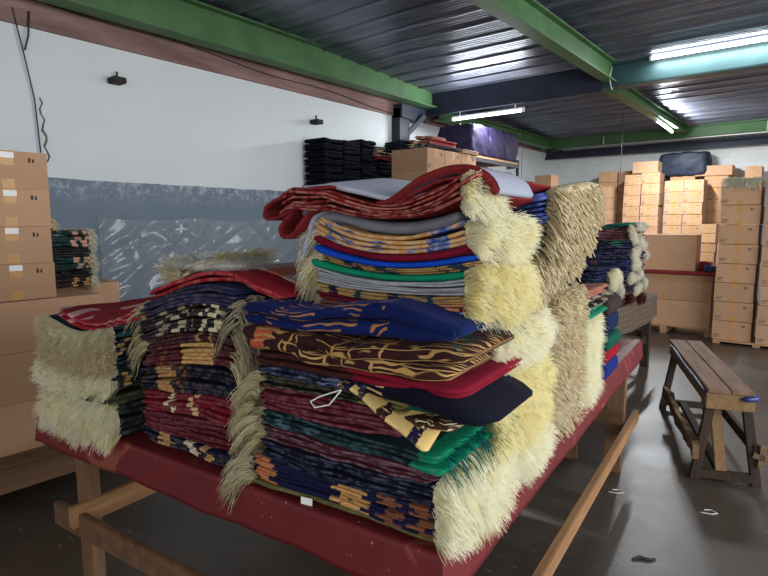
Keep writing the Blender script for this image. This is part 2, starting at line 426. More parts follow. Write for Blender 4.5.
# left wall: white above a blue-grey dado, brown band under the roof with the beam's shade put into its colour
t = NT('painted_plaster', 0.62, 0, 0.3)
co = t.coord(); sp = t.n('SeparateXYZ'); t.l(co, sp.inputs[0]); z = sp.outputs[2]
na_ = t.noise(co, 1.6, 5, .6); nb_ = t.noise(co, 14, 5, .7)
white = t.mix(t.math('MULTIPLY', na_, .35), C8(214, 220, 222), C8(186, 190, 190))
blot = t.ramp(t.noise(t.mapping(co, (1, .6, 1.5)), 1.1, 5, .7), 0.66, 0.74); white = t.mix(t.math('MULTIPLY', blot, .35), white, C8(150, 146, 136))
blue = t.mix(na_, C8(92, 108, 122), C8(122, 136, 148))
scr = t.ramp(nb_, 0.48, 0.66); sm = t.math('MULTIPLY', scr, t.ramp(z, 1.70 / 4, 1.94 / 4)); 
zz = t.math('DIVIDE', z, 4.0); sm = t.math('MULTIPLY', scr, t.ramp(zz, 0.43, 0.485)); blue = t.mix(t.math('MULTIPLY', sm, .95), blue, C8(176, 186, 194))
edge = t.math('ADD', 1.945, t.math('MULTIPLY', t.math('SUBTRACT', t.noise(co, 3, 3), .5), .03))
c = t.mix(t.math('GREATER_THAN', z, edge), blue, white)
t.color(c); t.bump(t.noise(co, 30, 4), .12, .01); M_wall = t.m
struct('wall_left', MB().box(-5.6, -5.4, -3, 13.1, 0, 3.95), M_wall)
t = NT('beam_shade_band', 0.85, 0, 0.2); co = t.coord(); t.color(t.ramp(t.noise(t.mapping(co, (1, .35, 2)), 4, 5), .3, .7, C8(112, 88, 84), C8(150, 122, 114))); t.bump(t.noise(co, 25, 4), .25, .01); M_band = t.m
struct('wall_shade_band', MB().box(-5.4, -5.37, -3, 13.0, 3.18, 3.95), M_band)
t = NT('whitewashed_block', 0.75, 0, 0.3); co = t.coord(); br = t.n('TexBrick'); br.inputs['Scale'].default_value = 2.2; br.inputs['Mortar Size'].default_value = .012
br.inputs['Color1'].default_value = C8(226, 230, 230); br.inputs['Color2'].default_value = C8(218, 222, 222); br.inputs['Mortar'].default_value = C8(208, 210, 210)
t.l(t.mapping(co, (1, 1, 1), (R(90), 0, 0)), br.inputs['Vector']); t.color(t.mix(t.math('MULTIPLY', t.noise(co, 2.4, 5, .7), .5), br.outputs[0], C8(186, 186, 182))); M_back = t.m
struct('wall_back', MB().box(-5.6, 6, 13.0, 13.2, 0, 3.8), M_back)
# roof: ribbed metal deck, ribs across the hall, falling slightly towards the back
RZ = lambda y: 3.88 - 0.038 * y
prof = []
y = -3.0
while y < 13.2:
    for dy, dz in ((0, 0), (.012, .022), (.035, .022), (.047, 0)): prof.append((y + dy, dz))
    for q in range(1, 5):
        yy = y + .047 + q * .055
        for dy, dz in ((0, 0), (.006, .006), (.014, .006), (.02, 0)): prof.append((yy + dy, dz))
    y += .34
mb = MB()
for (yy, dz) in prof:
    for xx in (-5.6, 6.0): mb.v.append((xx, yy, RZ(yy) - dz))
for i in range(len(prof) - 1): mb.f.append((2 * i, 2 * i + 1, 2 * i + 3, 2 * i + 2))
n0 = len(mb.v); mb.v += [(-5.6, -3, RZ(-3) + .06), (6, -3, RZ(-3) + .06), (6, 13.2, RZ(13.2) + .06), (-5.6, 13.2, RZ(13.2) + .06)]; mb.f.append((n0, n0 + 1, n0 + 2, n0 + 3))
t = NT('ribbed_steel_deck', 0.36, 0.7, 0.5); co = t.coord(); nz = t.noise(t.mapping(co, (.5, 3, 1)), 2.2, 5)
t.color(t.ramp(nz, .3, .7, C8(92, 98, 112), C8(138, 142, 156))); t.l(t.math('ADD', .26, t.math('MULTIPLY', nz, .22)), t.b.inputs['Roughness']); M_deck = t.m
struct('ceiling', mb, M_deck)
# green I-beams
M_green = simple('green_steel_paint', C8(72, 108, 66), 0.5, 0, .2, 3, .1, .4)
M_teal = simple('dark_teal_steel_paint', C8(50, 78, 80), 0.5, 0, .2, 3, .1, .4)
M_dark = simple('dark_steel_and_shade', C8(44, 48, 62), 0.55, 0, .2, 3, .1, .3)
def ibeam(name, p, q, w, z0, z1, mat):
    mb = MB(); p = Vector(p); q = Vector(q); d = (q - p).normalized(); s = Vector((-d.y, d.x, 0))
    def slab(hw, za, zb):
        i = len(mb.v)
        for zz_ in (za, zb):
            for P_, sg in ((p, -1), (p, 1), (q, 1), (q, -1)): mb.v.append(tuple(P_ + s * sg * hw + Vector((0, 0, zz_))))
        mb.f.extend([tuple(i + k for k in f) for f in ((0, 1, 2, 3), (7, 6, 5, 4), (0, 4, 5, 1), (1, 5, 6, 2), (2, 6, 7, 3), (3, 7, 4, 0))])
    slab(w / 2, z0, z0 + .02); slab(w / 2, z1 - .02, z1); slab(.012, z0 + .02, z1 - .02)
    return struct(name, mb, mat)
ibeam('trim_2', (-5.10, -3, 0), (-5.10, 7.62, 0), .20, 3.35, RZ(4.4) - .01, M_green)
ibeam('trim_3', (-5.10, 7.82, 0), (-5.10, 12.9, 0), .20, 3.20, RZ(12.9), M_green)
ibeam('trim_4', (-2.37, -3, 0), (-2.37, 7.62, 0), .15, 3.34, RZ(7.6), M_green)
ibeam('trim_5', (-2.40, 7.82, 0), (-2.40, 12.3, 0), .16, 3.26, RZ(12.3), M_green)
ibeam('trim_6', (-5.4, 7.72, 0), (6, 7.72, 0), .20, 3.28, RZ(7.8), M_teal)
ibeam('trim_7', (-5.4, 12.4, 0), (6, 12.4, 0), .20, 3.20, RZ(12.5), M_green)
ibeam('trim_8', (-5.4, 1.72, 0), (6, 1.72, 0), .20, 3.34, RZ(1.8), M_green)
struct('trim_9', MB().box(-5.4, 6, 12.86, 13.0, 3.06, 3.20).box(-5.4, 6, 12.80, 12.86, 3.02, 3.08), M_dark)
struct('wall_shade_band0', MB().box(-5.4, -5.24, 6.95, 7.2, 0, 3.28).bar((-5.27, 7.15, 2.9), (-5.14, 7.45, 3.22), .06, .07), M_dark)
struct('beam_shade_cover', MB().box(-5.37, -2.46, 7.59, 7.61, 3.24, 3.60).box(-5.37, -5.2, 6.95, 7.59, 3.14, 3.34), M_dark)  # dark cover on the beam's left part, its shade put into the colour

# fluorescent tubes
M_tube = NT('lit_tube', .4); M_tube.b.inputs['Emission Color'].default_value = (0.93, 0.97, 1, 1); M_tube.b.inputs['Emission Strength'].default_value = 9.0; M_tube = M_tube.m
M_fix = simple('white_enamel', C8(225, 228, 230), .4, 0, .05, 5, 0)
def tube_light(label, p, q, power, tilt=0, hang_h=.09):
    p = Vector(p); q = Vector(q); mid = (p + q) / 2; d = q - p; L = d.length; rz = math.atan2(d.y, d.x)
    e = empty('fluorescent_light', mid, rz); tag(e, label, 'ceiling light', 'fluorescent tubes under the roof')
    MB().box(-L / 2 - .03, L / 2 + .03, -.014, .014, .02, .045).obj('housing', M_fix, e, bevel=.004)
    MB().tube([(-L / 2, 0, 0), (L / 2, 0, 0)], .019, 10).obj('tube', M_tube, e, smooth=True)
    for s_ in (-1, 1): MB().box(-.015, .015, -.022, .022, -.024, .022).obj('end_cap', M_fix, e, (s_ * (L / 2 + .012), 0, 0), bevel=.002)
    for s_ in (-.4, .4): MB().box(s_ * L - .008, s_ * L + .008, -.006, .006, .045, hang_h).obj('hanger', M_fix, e)
    d_ = bpy.data.lights.new('tube_glow', 'AREA'); d_.shape = 'RECTANGLE'; d_.size = L; d_.size_y = .025; d_.energy = power; d_.color = (.92, .96, 1)
    lo = bpy.data.objects.new('tube_glow', d_); COL.objects.link(lo); lo.parent = e; lo.location = (0, 0, -.026)
    d2 = bpy.data.lights.new('tube_glow', 'AREA'); d2.shape = 'RECTANGLE'; d2.size = L; d2.size_y = .02; d2.energy = power * .35; d2.color = (.92, .96, 1)
    lo = bpy.data.objects.new('tube_glow', d2); COL.objects.link(lo); lo.parent = e; lo.location = (0, -.05, 0.02); lo.rotation_euler = (R(-112), 0, 0)
    return e
tube_light('bright fluorescent tube hung below the dark cross beam above the cartons', (-4.72, 7.64, 3.13), (-3.58, 7.64, 3.16), 55, hang_h=.16)
tube_light('long fluorescent tube along the upper edge of the teal cross beam', (-1.88, 7.60, 3.55), (-.45, 7.60, 3.55), 18)
tube_light('short fluorescent tube under the far end of the middle green beam', (-2.36, 10.0, 3.20), (-2.42, 11.4, 3.20), 130)
# the bay over the camera has a tube too (its streak shows in the deck)
M_cond = simple('white_conduit', C8(205, 205, 200), .5, 0, .05, 4, 0)
o = MB().tube([(-4.6, 12.26, 3.17), (6, 12.26, 3.17)], .012, 8).tube([(-3.9, 12.26, 3.17), (-3.9, 12.26, 3.36)], .010, 6).tube([(-1.05, 12.26, 3.17), (-1.05, 12.26, 3.36)], .010, 6).obj('conduit_pipe', M_cond, smooth=True)
tag(o, 'thin white conduit running along the far green beam', 'pipe')
M_wire = simple('grey_wire', C8(60, 58, 56), .6, 0, .1, 5, 0)
def wire(label, pts, r=.004, mat=None, name='hanging_wire'):
    o = MB().tube(pts, r, 5).obj(name, mat or M_wire, smooth=True); tag(o, label, 'wire'); return o
wire('pale wire dangling from the crossing of the middle beam', [(-2.32, 7.5, 3.5), (-2.33, 7.45, 3.36), (-2.30, 7.42, 3.25), (-2.28, 7.42, 3.2)], .006, M_cond)
wire('thin cord hanging down above the far carton stacks', [(-3.05, 10.6, 3.45), (-3.05, 10.6, 2.2)])
wire('thin cord hanging beside the lone carton by the left wall', [(-4.9, 10.5, 3.45), (-4.9, 10.5, 2.2)])
wire('loose wire hanging down the left wall near the corner', [(-5.37, 1.86, 3.3), (-5.36, 1.92, 2.95), (-5.37, 1.98, 2.6), (-5.37, 2.0, 2.15)], .006)
wire('short bent wire near the top of the left wall', [(-5.36, 1.98, 3.3), (-5.35, 1.96, 3.1), (-5.36, 1.93, 2.98)], .008)
wire('long cable sagging along the brown band of the left wall', [(-5.35, 1.9 + .3 * i, 3.42 - .012 * i - .02 * math.sin(i * .9)) for i in range(18)], .005)
M_peel = simple('peeling_plaster', C8(110, 102, 88), .9, 0, .4, 30, .3)
rg = random.Random(4); mb = MB()
for i in range(12):
    zc = 2.62 - i * .045; yc = 2.03 + .016 * math.sin(i * 1.9) + i * .003
    mb.bar((-5.395, yc, zc), (-5.393, 2.03 + .016 * math.sin((i + 1) * 1.9) + (i + 1) * .003, zc - .047), .010, .006 + rg.random() * .012)
o = mb.obj('peeling_crack', M_peel); tag(o, 'cracked strip of peeling plaster on the left wall', 'crack')
M_rust = simple('rusty_iron', C8(52, 48, 46), .7, .3, .3, 20, .3)
def bracket(label, y, z):
    e = empty('wall_bracket', (-5.4, y, z)); tag(e, label, 'wall bracket')
    MB().box(0, .14, -.06, .06, -.025, .03).obj('stub', M_rust, e, bevel=.008); MB().tube([(.05, .01, .02), (.05, .012, .09)], .01, 6).obj('pin', M_rust, e)
bracket('rusty iron stub sticking out of the white wall above the left cartons', 2.68, 2.87)
bracket('rusty iron stub sticking out of the white wall above the dark bundles', 5.28, 2.85)
bracket('dark hook on the back wall side beside the rack', 10.9, 2.70)

# ================================================================== WRAPPED PLASTIC SHEET ON THE WALL
def clear_film(name, fac, sc_):
    t = NT(name, .14, 0, 1.0); t.color((.5, .54, .58, 1)); t.b.inputs['Coat Weight'].default_value = 1; t.b.inputs['Coat Roughness'].default_value = .08
    t.bump(t.noise(t.mapping(t.coord(), (1, 1.6, .7)), sc_, 3, .5, 1.2), .22, .03)
    tr = t.n('BsdfTransparent'); mx = t.n('MixShader'); mx.inputs[0].default_value = fac; out = [q for q in t.t.nodes if q.type == 'OUTPUT_MATERIAL'][0]
    t.l(tr.outputs[0], mx.inputs[1]); t.l(t.b.outputs[0], mx.inputs[2]); t.l(mx.outputs[0], out.inputs[0]); return t.m
M_plastic = clear_film('clear_plastic', .24, 7)
yy = np.linspace(2.45, 5.0, 260); zz_ = np.linspace(0, 1, 120)
Yg, Sg = np.meshgrid(yy, zz_, indexing='ij')
pin = np.abs(np.sin((Yg - 2.45) * 3.08)) ** .7
Zg = 1.61 - Sg * 1.15 - .035 * pin * (1 - Sg)
sw = Sg * 1.15 + .30 * pin * np.exp(-Sg * 2)
w1_ = snoise(77, 1, (1.3, 2.7, 4.3)); w2_ = snoise(78, 1, (2, 5, 9))
fold_ = .035 * np.abs(np.sin((Yg * 5.5 + w1_(Sg * .8)) + 1.5 * np.sin(Yg * 2.1))) ** 3 + .028 * np.abs(np.sin(sw * 14 + w1_(Yg * .5) * 1.2)) ** 4 * np.exp(-Sg * 2.2) + .012 * w2_(Yg * 1.2 + Sg * 2)
Xg = np.maximum(-5.394, -5.383 + fold_ * (.4 + .9 * np.minimum(1, Sg * 4)))
o = link('plastic_sheet', grid_mesh('plastic_sheet', Xg, Yg, Zg), M_plastic, smooth=True); o['label'] = 'crumpled clear plastic sheet hung against the blue-grey wall'; o['category'] = 'plastic sheet'

# ================================================================== CARTONS
t = NT('corrugated_card', 0.8, 0, 0.2); co = t.coord(); nz = t.noise(co, 5, 4, .6)
inf = t.n('ObjectInfo'); rv = inf.outputs['Random']
c = t.mix(nz, C8(192, 153, 121), C8(172, 135, 105)); hs = t.n('HueSaturation'); t.l(t.math('ADD', .88, t.math('MULTIPLY', rv, .22)), hs.inputs['Value']); t.sock(hs, 'Color', c)
t.color(hs.outputs[0]); t.bump(t.noise(t.mapping(co, (1, 1, 6)), 12, 3), .08, .004); M_card = t.m
M_tape = simple('parcel_tape', C8(188, 142, 86), .35, 0, .08, 20, .05)
M_ink = simple('printing_ink', C8(60, 50, 46), .8, 0, .1, 20, 0)
M_paper = simple('white_paper', C8(232, 232, 230), .7, 0, .04, 10, 0)
CM = {}
def carton_parts(sx, sy, sz, side):
    key = (round(sx, 3), round(sy, 3), round(sz, 3), side)
    if key in CM: return CM[key]
    mb = MB().box(-sx / 2, sx / 2, -sy / 2, sy / 2, 0, sz - .003)
    # two top flaps meeting in the middle
    if side == 'y': mb.box(-.0015 - sx / 2 + .002, sx / 2 - .002, -sy / 2 + .002, -.002, sz - .003, sz).box(-sx / 2 + .002, sx / 2 - .002, .002, sy / 2 - .002, sz - .003, sz)
    else: mb.box(-sx / 2 + .002, -.002, -sy / 2 + .002, sy / 2 - .002, sz - .003, sz).box(.002, sx / 2 - .002, -sy / 2 + .002, sy / 2 - .002, sz - .003, sz)
    me = mb.mesh('carton'); tw = .032
    def strip(a, b, z0, z1, e=.0015):
        m = MB()
        if side == 'y': m.box(a, b, -sy / 2 - e, -sy / 2, z0, z1)          # tape on the end that faces -Y
        else: m.box(sx / 2, sx / 2 + e, a, b, z0, z1)                    # tape on the end that faces +X
        return m
    tp = strip(-tw, tw, sz * .62, sz - .001)
    if side == 'y': tp.box(-tw, tw, -sy / 2 - .0015, sy / 2, sz, sz + .0012)
    else: tp.box(-sx / 2, sx / 2 + .0015, -tw, tw, sz, sz + .0012)
    tp2 = strip(-tw, tw, .002, sz * .26)
    w = sx if side == 'y' else sy
    mk = strip(w * .26, w * .29, sz * .72, sz * .84, .0008); q = strip(w * .31, w * .335, sz * .72, sz * .82, .0008)
    for k in range(3):
        s_ = strip(-w * .46, -w * .34 + .012 * k, sz * (.10 + .07 * k), sz * (.125 + .07 * k), .0008); i = len(q.v); q.v += s_.v; q.f += [tuple(i + x for x in f) for f in s_.f]
    i = len(mk.v); mk.v += q.v; mk.f += [tuple(i + x for x in f) for f in q.f]
    CM[key] = (me, tp.mesh('tape_strip'), tp2.mesh('tape_strip'), mk.mesh('printed_mark')); return CM[key]
def carton(loc, sz3, label, group=None, side='y', rz=0.0, marks=True, tape=True):
    me, t1, t2, mk = carton_parts(*sz3, side)
    o = link('carton', me, M_card, None, loc, rz); tag(o, label, 'carton', group)
    if tape:
        link('tape_strip', t1, M_tape, o); link('tape_strip', t2, M_tape, o)
    if marks: link('printed_mark', mk, M_ink, o)
    return o
ORD = ['topmost', 'second from the top', 'third from the top', 'fourth from the top', 'fifth from the top', 'sixth from the top', 'seventh from the top', 'eighth from the top', 'ninth from the top', 'tenth from the top', 'eleventh from the top', 'twelfth from the top', 'thirteenth from the top', 'fourteenth from the top']
def stack(x0, x1, yf, depth, z0, z1, n, where, side='y', seed=0, marks=False, base=0.0):
    rg = random.Random(seed); h = (z1 - z0) / n
    for k in range(n):
        o = carton(((x0 + x1) / 2 + rg.uniform(-.008, .008), yf + depth / 2 + rg.uniform(-.008, .008), z0 + k * h), (x1 - x0, depth, h - .007), 'carton %s in %s' % (ORD[n - 1 - k], where), 'cartons in ' + where, side, rg.uniform(-.012, .012), marks)
M_plank = wood('pale_plank', C8(170, 132, 96), C8(196, 158, 118), 0)
# tall stack by the right edge, on a pale plank pallet
def pallet(label, x0, x1, y0, y1, h=.07):
    e = empty('pallet', ((x0 + x1) / 2, (y0 + y1) / 2, 0)); tag(e, label, 'pallet'); w = (x1 - x0) / 2; d = (y1 - y0) / 2
    for k in range(4): MB().box(-w, w, -d + k * (2 * d - .1) / 3, -d + k * (2 * d - .1) / 3 + .1, h - .022, h).obj('deck_board', M_plank, e, bevel=.003)
    for k in (-1, 0, 1): MB().box(k * (w - .04) - .04, k * (w - .04) + .04, -d, d, 0, h - .022).obj('bearer', M_plank, e, bevel=.003)
pallet('low pale plank pallet under the tall carton stacks at the right edge', -1.13, -.18, 8.28, 8.92, .05)
stack(-1.15, -.72, 8.36, .5, .05, 2.03, 8, 'the tall stack capped with fringe on the right', seed=3, marks=True)
stack(-.66, -.24, 8.30, .5, .05, 2.50, 10, 'the tallest stack at the right edge', seed=4, marks=True)
# far stacks in front of the back wall
stack(-5.38, -5.04, 11.0, .4, 0, 2.42, 11, 'the far stack touching the left wall', seed=10)
stack(-4.84, -4.50, 11.0, .4, 0, 2.52, 11, 'the far stack left of the pale corner gap', seed=11)
stack(-3.96, -3.62, 11.9, .4, 0, 2.30, 10, 'the short far stack behind the beige fringe', seed=12)
stack(-4.02, -3.64, 12.45, .4, 0, 2.64, 12, 'the far stack beside the bare white wall', seed=13)
stack(-3.62, -3.26, 12.45, .4, 0, 2.64, 12, 'the far stack against the back wall left of centre', seed=14)
stack(-3.37, -3.06, 12.0, .4, 0, 2.52, 12, 'the far front stack under the high single box', seed=15, marks=True)
stack(-3.04, -2.71, 12.0, .4, 0, 2.54, 12, 'the far front stack with its right side showing', seed=16, marks=True)
carton((-3.0, 12.22, 2.54), (.46, .36, .22), 'single high carton laid across two far front stacks', 'single cartons laid on far stacks', tape=False, marks=False)
stack(-2.62, -2.29, 12.05, .4, 0, 2.37, 11, 'the far stack below the blue-black bag', seed=17, marks=True)
stack(-2.28, -1.95, 12.0, .4, 0, 2.37, 11, 'the far stack right of the blue-black bag', seed=18, marks=True)
stack(-2.64, -2.20, 12.5, .4, 0, 2.48, 11, 'the stack carrying the blue-black bag', seed=19)
stack(-2.02, -1.62, 12.5, .4, 0, 2.46, 11, 'the stack under the long flat carton', seed=20)
carton((-1.88, 12.68, 2.46), (.62, .4, .19), 'long flat carton laid on top of the far right stacks', 'single cartons laid on far stacks', tape=False, marks=False)
stack(-1.92, -1.66, 11.7, .35, 0, 1.54, 9, 'the low narrow stack behind the big brown box', seed=21)
stack(-1.36, -1.10, 12.4, .4, 0, 2.60, 12, 'the narrow stack seen in the gap at the right', seed=22)
stack(-1.58, -1.38, 11.4, .35, 0, 1.2, 6, 'the low stack in shadow behind the red cloth', seed=23)
# big brown box on folded red cloth, on big cartons, on a dark pallet
pallet('dark low pallet under the big cartons beyond the bench', -2.4, -1.2, 8.62, 9.3, .12)
for j in range(2):
    carton((-1.80, 8.95, .12 + j * .36), (1.14, .6, .355), 'wide big carton, %s of two under the red cloth' % ('lower', 'upper')[j], 'big cartons under the red cloth', marks=False, tape=(j == 1))
M_redcloth = simple('red_cloth', C8(122, 40, 44), .85, 0, .25, 18, .3)
o = MB().box(-.62, .60, -.33, .33, 0, .05).obj('folded_red_cloth', M_redcloth, None, (-1.78, 8.93, .84), bevel=.015); tag(o, 'folded red cloth spread on the big cartons beyond the bench', 'cloth')
carton((-1.86, 8.95, .89), (.78, .5, .50), 'large plain brown box standing on the red cloth', marks=False, tape=False, rz=.05)
def scrap(label, loc, s, col, rz=0):
    m = simple('fabric_' + label[:12].replace(' ', '_'), col, .85, 0, .3, 30, .3)
    rgx = snoise(int(loc[0] * 100) + 7, .012); u = np.linspace(-1, 1, 24); U, V_ = np.meshgrid(u, u, indexing='ij')
    sup = (np.abs(U) ** 4 + np.abs(V_) ** 4)
    n = 24; mb = MB(); bm = bmesh.new(); bmesh.ops.create_cube(bm, size=2.0); bmesh.ops.subdivide_edges(bm, edges=bm.edges[:], cuts=7, use_grid_fill=True)
    for v in bm.verts:
        p = v.co; r_ = max(abs(p.x), abs(p.y), abs(p.z)); q = p.normalized() * 1.25; v.co = p * .55 + q * .45
        v.co.x *= s[0] / 2; v.co.y *= s[1] / 2; v.co.z = (v.co.z + 1) * s[2] / 2
        v.co.z += float(rgx(v.co.x * 6 + v.co.y * 4)) * (v.co.z / s[2])
        if v.co.z < 0: v.co.z = 0
    me = bpy.data.meshes.new('folded_cloth'); bm.to_mesh(me); bm.free()
    o = link('folded_cloth', me, m, None, loc, rz, True); tag(o, label, 'cloth'); return o
scrap('small crumpled dark blue cloth on the end of the red cloth', (-1.27, 8.72, .89), (.14, .16, .09), C8(50, 54, 92))
scrap('small folded red cloth beside the dark blue one', (-1.36, 8.92, .89), (.16, .2, .12), C8(150, 46, 46))

# ================================================================== LEFT CARTONS ON A LOW WOODEN PLATFORM
M_oldwood = wood('old_brown_wood', C8(92, 66, 48), C8(128, 96, 70), 1)
M_legwood = wood('worn_leg_wood', C8(104, 76, 54), C8(140, 106, 76), 2)
e = empty('low_platform', (-3.95, .85, 0)); tag(e, 'low brown wooden platform under the large cartons at the left', 'platform')
for k in range(4): MB().box(-.60 + k * .29, -.33 + k * .29, -.85, .95, .225, .265).obj('plank', M_oldwood, e, bevel=.004)
MB().box(.505, .545, -.87, .97, .09, .225).obj('side_rail', M_oldwood, e, bevel=.004); MB().box(-.60, -.56, -.87, .97, .09, .225).obj('side_rail', M_oldwood, e, bevel=.004)
for sx_ in (-.5, .47):
    for sy_ in (-.8, .9): MB().box(sx_ - .035, sx_ + .035, sy_ - .035, sy_ + .035, 0, .225).obj('leg', M_legwood, e, bevel=.004)
ypos = ((.86, 1.60), (.10, .84))
for k, (ya, yb) in enumerate(ypos):
    for j in range(3):
        nm = ('top', 'middle', 'bottom')[2 - j]
        carton((-3.78, (ya + yb) / 2, .265 + j * .285), (.56, yb - ya, .283), ('large carton at the left edge, %s of the three facing the table' if k == 0 else 'large carton at the far left of the frame, %s of three') % nm, 'large cartons on the low platform', 'x', 0, False, False)
rg = random.Random(8)
for j in range(4):
    o = carton((-3.70 + rg.uniform(-.01, .01), 1.14 + rg.uniform(-.006, .006), 1.122 + j * .205), (.36, .40, .204), 'small taped carton, %s of four on the large left cartons' % ORD[3 - j].replace(' from the top', ''), 'small taped cartons at the left', 'x', rg.uniform(-.01, .01))
    MB().box(.181, .183, -.17, -.12, .09, .12).obj('address_label', M_paper, o); MB().box(.1805, .1825, -.03, .035, .165, .196).obj('paper_remnant', M_paper, o)
# the cartons behind them, carrying a small pile of fringed rugs
for j in range(4):
    carton((-4.45, 1.72, .0 + j * .28), (.6, .6, .278), 'large carton against the wall, %s of the four under the small dark rug pile' % ('bottom', 'second', 'third', 'top')[j], 'large cartons under the small dark rug pile', 'x', 0, False, False)

# ================================================================== MAIN TABLE
TR = R(5.73); T0 = (-.65, 1.02, 0); TF = Frame(T0, TR)
te = empty('work_table', TF.w(-.89, 1.4), TR); tag(te, 'long rough wooden work table under the maroon cloth', 'table')
L_ = lambda a, b: (a + .89, b - 1.4)
for k in range(5): 
    x0, _ = L_(-1.75 + k * .345, 0); MB().box(x0, x0 + .34, -1.38, 1.38, .765, .79).obj('plank', M_oldwood, te, bevel=.003)
for (a, b, w) in ((-1.70, .12, .075), (-.06, .14, .09), (-.07, 2.55, .10), (-1.70, 2.6, .09), (-1.70, 1.4, .09), (-.34, 2.6, .07)):
    x, y = L_(a, b); q = MB(); q.bar((x * .985, y, 0), (x, y, .77), w, w * .8, (0, 1, 0)); q.obj('leg', M_legwood, te, bevel=.004)
def rail(a0, b0, z0, a1, b1, z1, w=.03, h=.09, m=None):
    x0, y0 = L_(a0, b0); x1, y1 = L_(a1, b1); MB().bar((x0, y0, z0), (x1, y1, z1), w, h).obj('rail', m or M_rail, te, bevel=.004)
M_rail = wood('tan_rail_wood', C8(138, 100, 66), C8(174, 132, 90), 1)
rail(-1.84, .06, .335, -.02, .06, .33, .03, .10, M_oldwood)
rail(-1.66, .02, .375, -1.66, 2.7, .375)
rail(.005, .35, .30, .005, 2.80, .30, .035, .075)
rail(-1.7, 2.62, .36, -.02, 2.50, .36, .03, .09, M_oldwood)
rail(-1.7, .12, .72, -.03, .12, .72, .03, .09, M_oldwood); rail(-.06, .12, .72, -.06, 2.66, .72, .03, .09, M_oldwood)
# maroon cloth
t = NT('maroon_table_cloth', 0.55, 0, 0.35); co = t.coord(); w_ = t.n('TexWave', wave_type='RINGS'); w_.inputs['Scale'].default_value = 3.2; w_.inputs['Distortion'].default_value = 7; w_.inputs['Detail'].default_value = 1; t.l(co, w_.inputs['Vector'])
m_ = t.math('MULTIPLY', t.ramp(w_.outputs[1], .86, .93), t.ramp(t.noise(co, 5, 1), .5, .56)); c = t.mix(t.noise(co, 9, 4), C8(84, 22, 26), C8(116, 34, 38))
c = t.mix(t.math('MULTIPLY', m_, .4), c, C8(160, 96, 70)); c = t.mix(t.ramp(t.noise(co, 60, 2), .7, .74), c, C8(168, 100, 96)); t.color(c); t.bump(t.noise(co, 90, 2), .25, .003); M_cloth = t.m
nx_, ny_ = 110, 150
hang = .125
def cloth_pt(u, v):
    """u in [-hang, 1.78+hang], v in [-hang, 2.80+hang] flattened cloth -> folded over the table edge"""
    W, D = 1.785, 2.81
    x = -u; y = v; z = .800
    ou = max(0, -u, u - W); ov = max(0, -v, v - D)
    def fold(o): # rounded edge radius .012
        r = .012; q = o / r
        if q < 1.57: return r * math.sin(q), r * (1 - math.cos(q))
        return r, r + (o - 1.57 * r)
    fx, zx = fold(ou); fy, zy = fold(ov)
    xx = -min(max(u, 0), W) + (fx if u < 0 else -fx if u > W else 0)
    yy_ = min(max(v, 0), D) + (-fy if v < 0 else fy if v > D else 0)
    wavx = .003 * math.sin(v * 5 + 1.3) + .002 * math.sin(v * 13); wavy = .005 * math.sin(u * 9 + .4) + .003 * math.sin(u * 23 + 2)
    if ou > 0: xx += (1 if u < 0 else -1) * zx * (.10 + wavx * 3)
    if ov > 0: yy_ += (-1 if v < 0 else 1) * zy * (.10 + wavy * 4)
    zc = max(zx, zy) * (1 + (.0 if ou and ov else (wavx * 4 if ou else wavy * 4)))
    return xx, yy_, z - zc
us = np.concatenate([np.linspace(-hang, -.02, 9), np.linspace(-.016, .006, 7), np.linspace(.03, 1.755, 60), np.linspace(1.779, 1.80, 7), np.linspace(1.805, 1.785 + hang, 9)])
vs = np.concatenate([np.linspace(-hang, -.02, 9), np.linspace(-.016, .006, 7), np.linspace(.03, 2.78, 90), np.linspace(2.804, 2.826, 7), np.linspace(2.83, 2.81 + hang, 9)])
P_ = np.array([[cloth_pt(u, v) for v in vs] for u in us])
me = grid_mesh('table_cloth', P_[..., 0] + .89, P_[..., 1] - 1.4, P_[..., 2])
o = link('table_cloth', me, M_cloth, None, TF.w(-.89, 1.4), TR, True); tag(o, 'maroon cloth covering the long table under the rug piles', 'tablecloth')
md = o.modifiers.new('thick', 'SOLIDIFY'); md.thickness = .004; md.offset = 1
o = MB().box(-.07, .07, -.10, .10, 0, .012).obj('paper_slip', M_paper, None, TF.w(-.13, 2.30, .806), TR + .3); tag(o, 'white paper slip lying on the bare far end of the maroon table', 'paper')

# ================================================================== RUG PILES ON THE MAIN TABLE
NAVY = C8(24, 26, 56); DNAVY = C8(16, 18, 34); MAR = C8(92, 22, 34); DMAR = C8(66, 20, 30); TAN = C8(190, 146, 92); LTAN = C8(206, 178, 128); CREAM = C8(214, 204, 166); ORN = C8(186, 116, 78)
TEAL = C8(12, 64, 66); DGRN = C8(14, 38, 34); GREEN = C8(10, 128, 92); ROYAL = C8(14, 66, 178); BLUE = C8(28, 84, 172); GREY = C8(138, 142, 150); DGREY = C8(96, 98, 106); BROWN = C8(58, 30, 26); GOLD = C8(172, 138, 84); BLACK = C8(14, 14, 20); RED = C8(156, 24, 40); OLIVE = C8(92, 86, 52); BGREY = C8(96, 104, 128); PINK = C8(206, 118, 112)
rm = rug_mat
ZT = .808
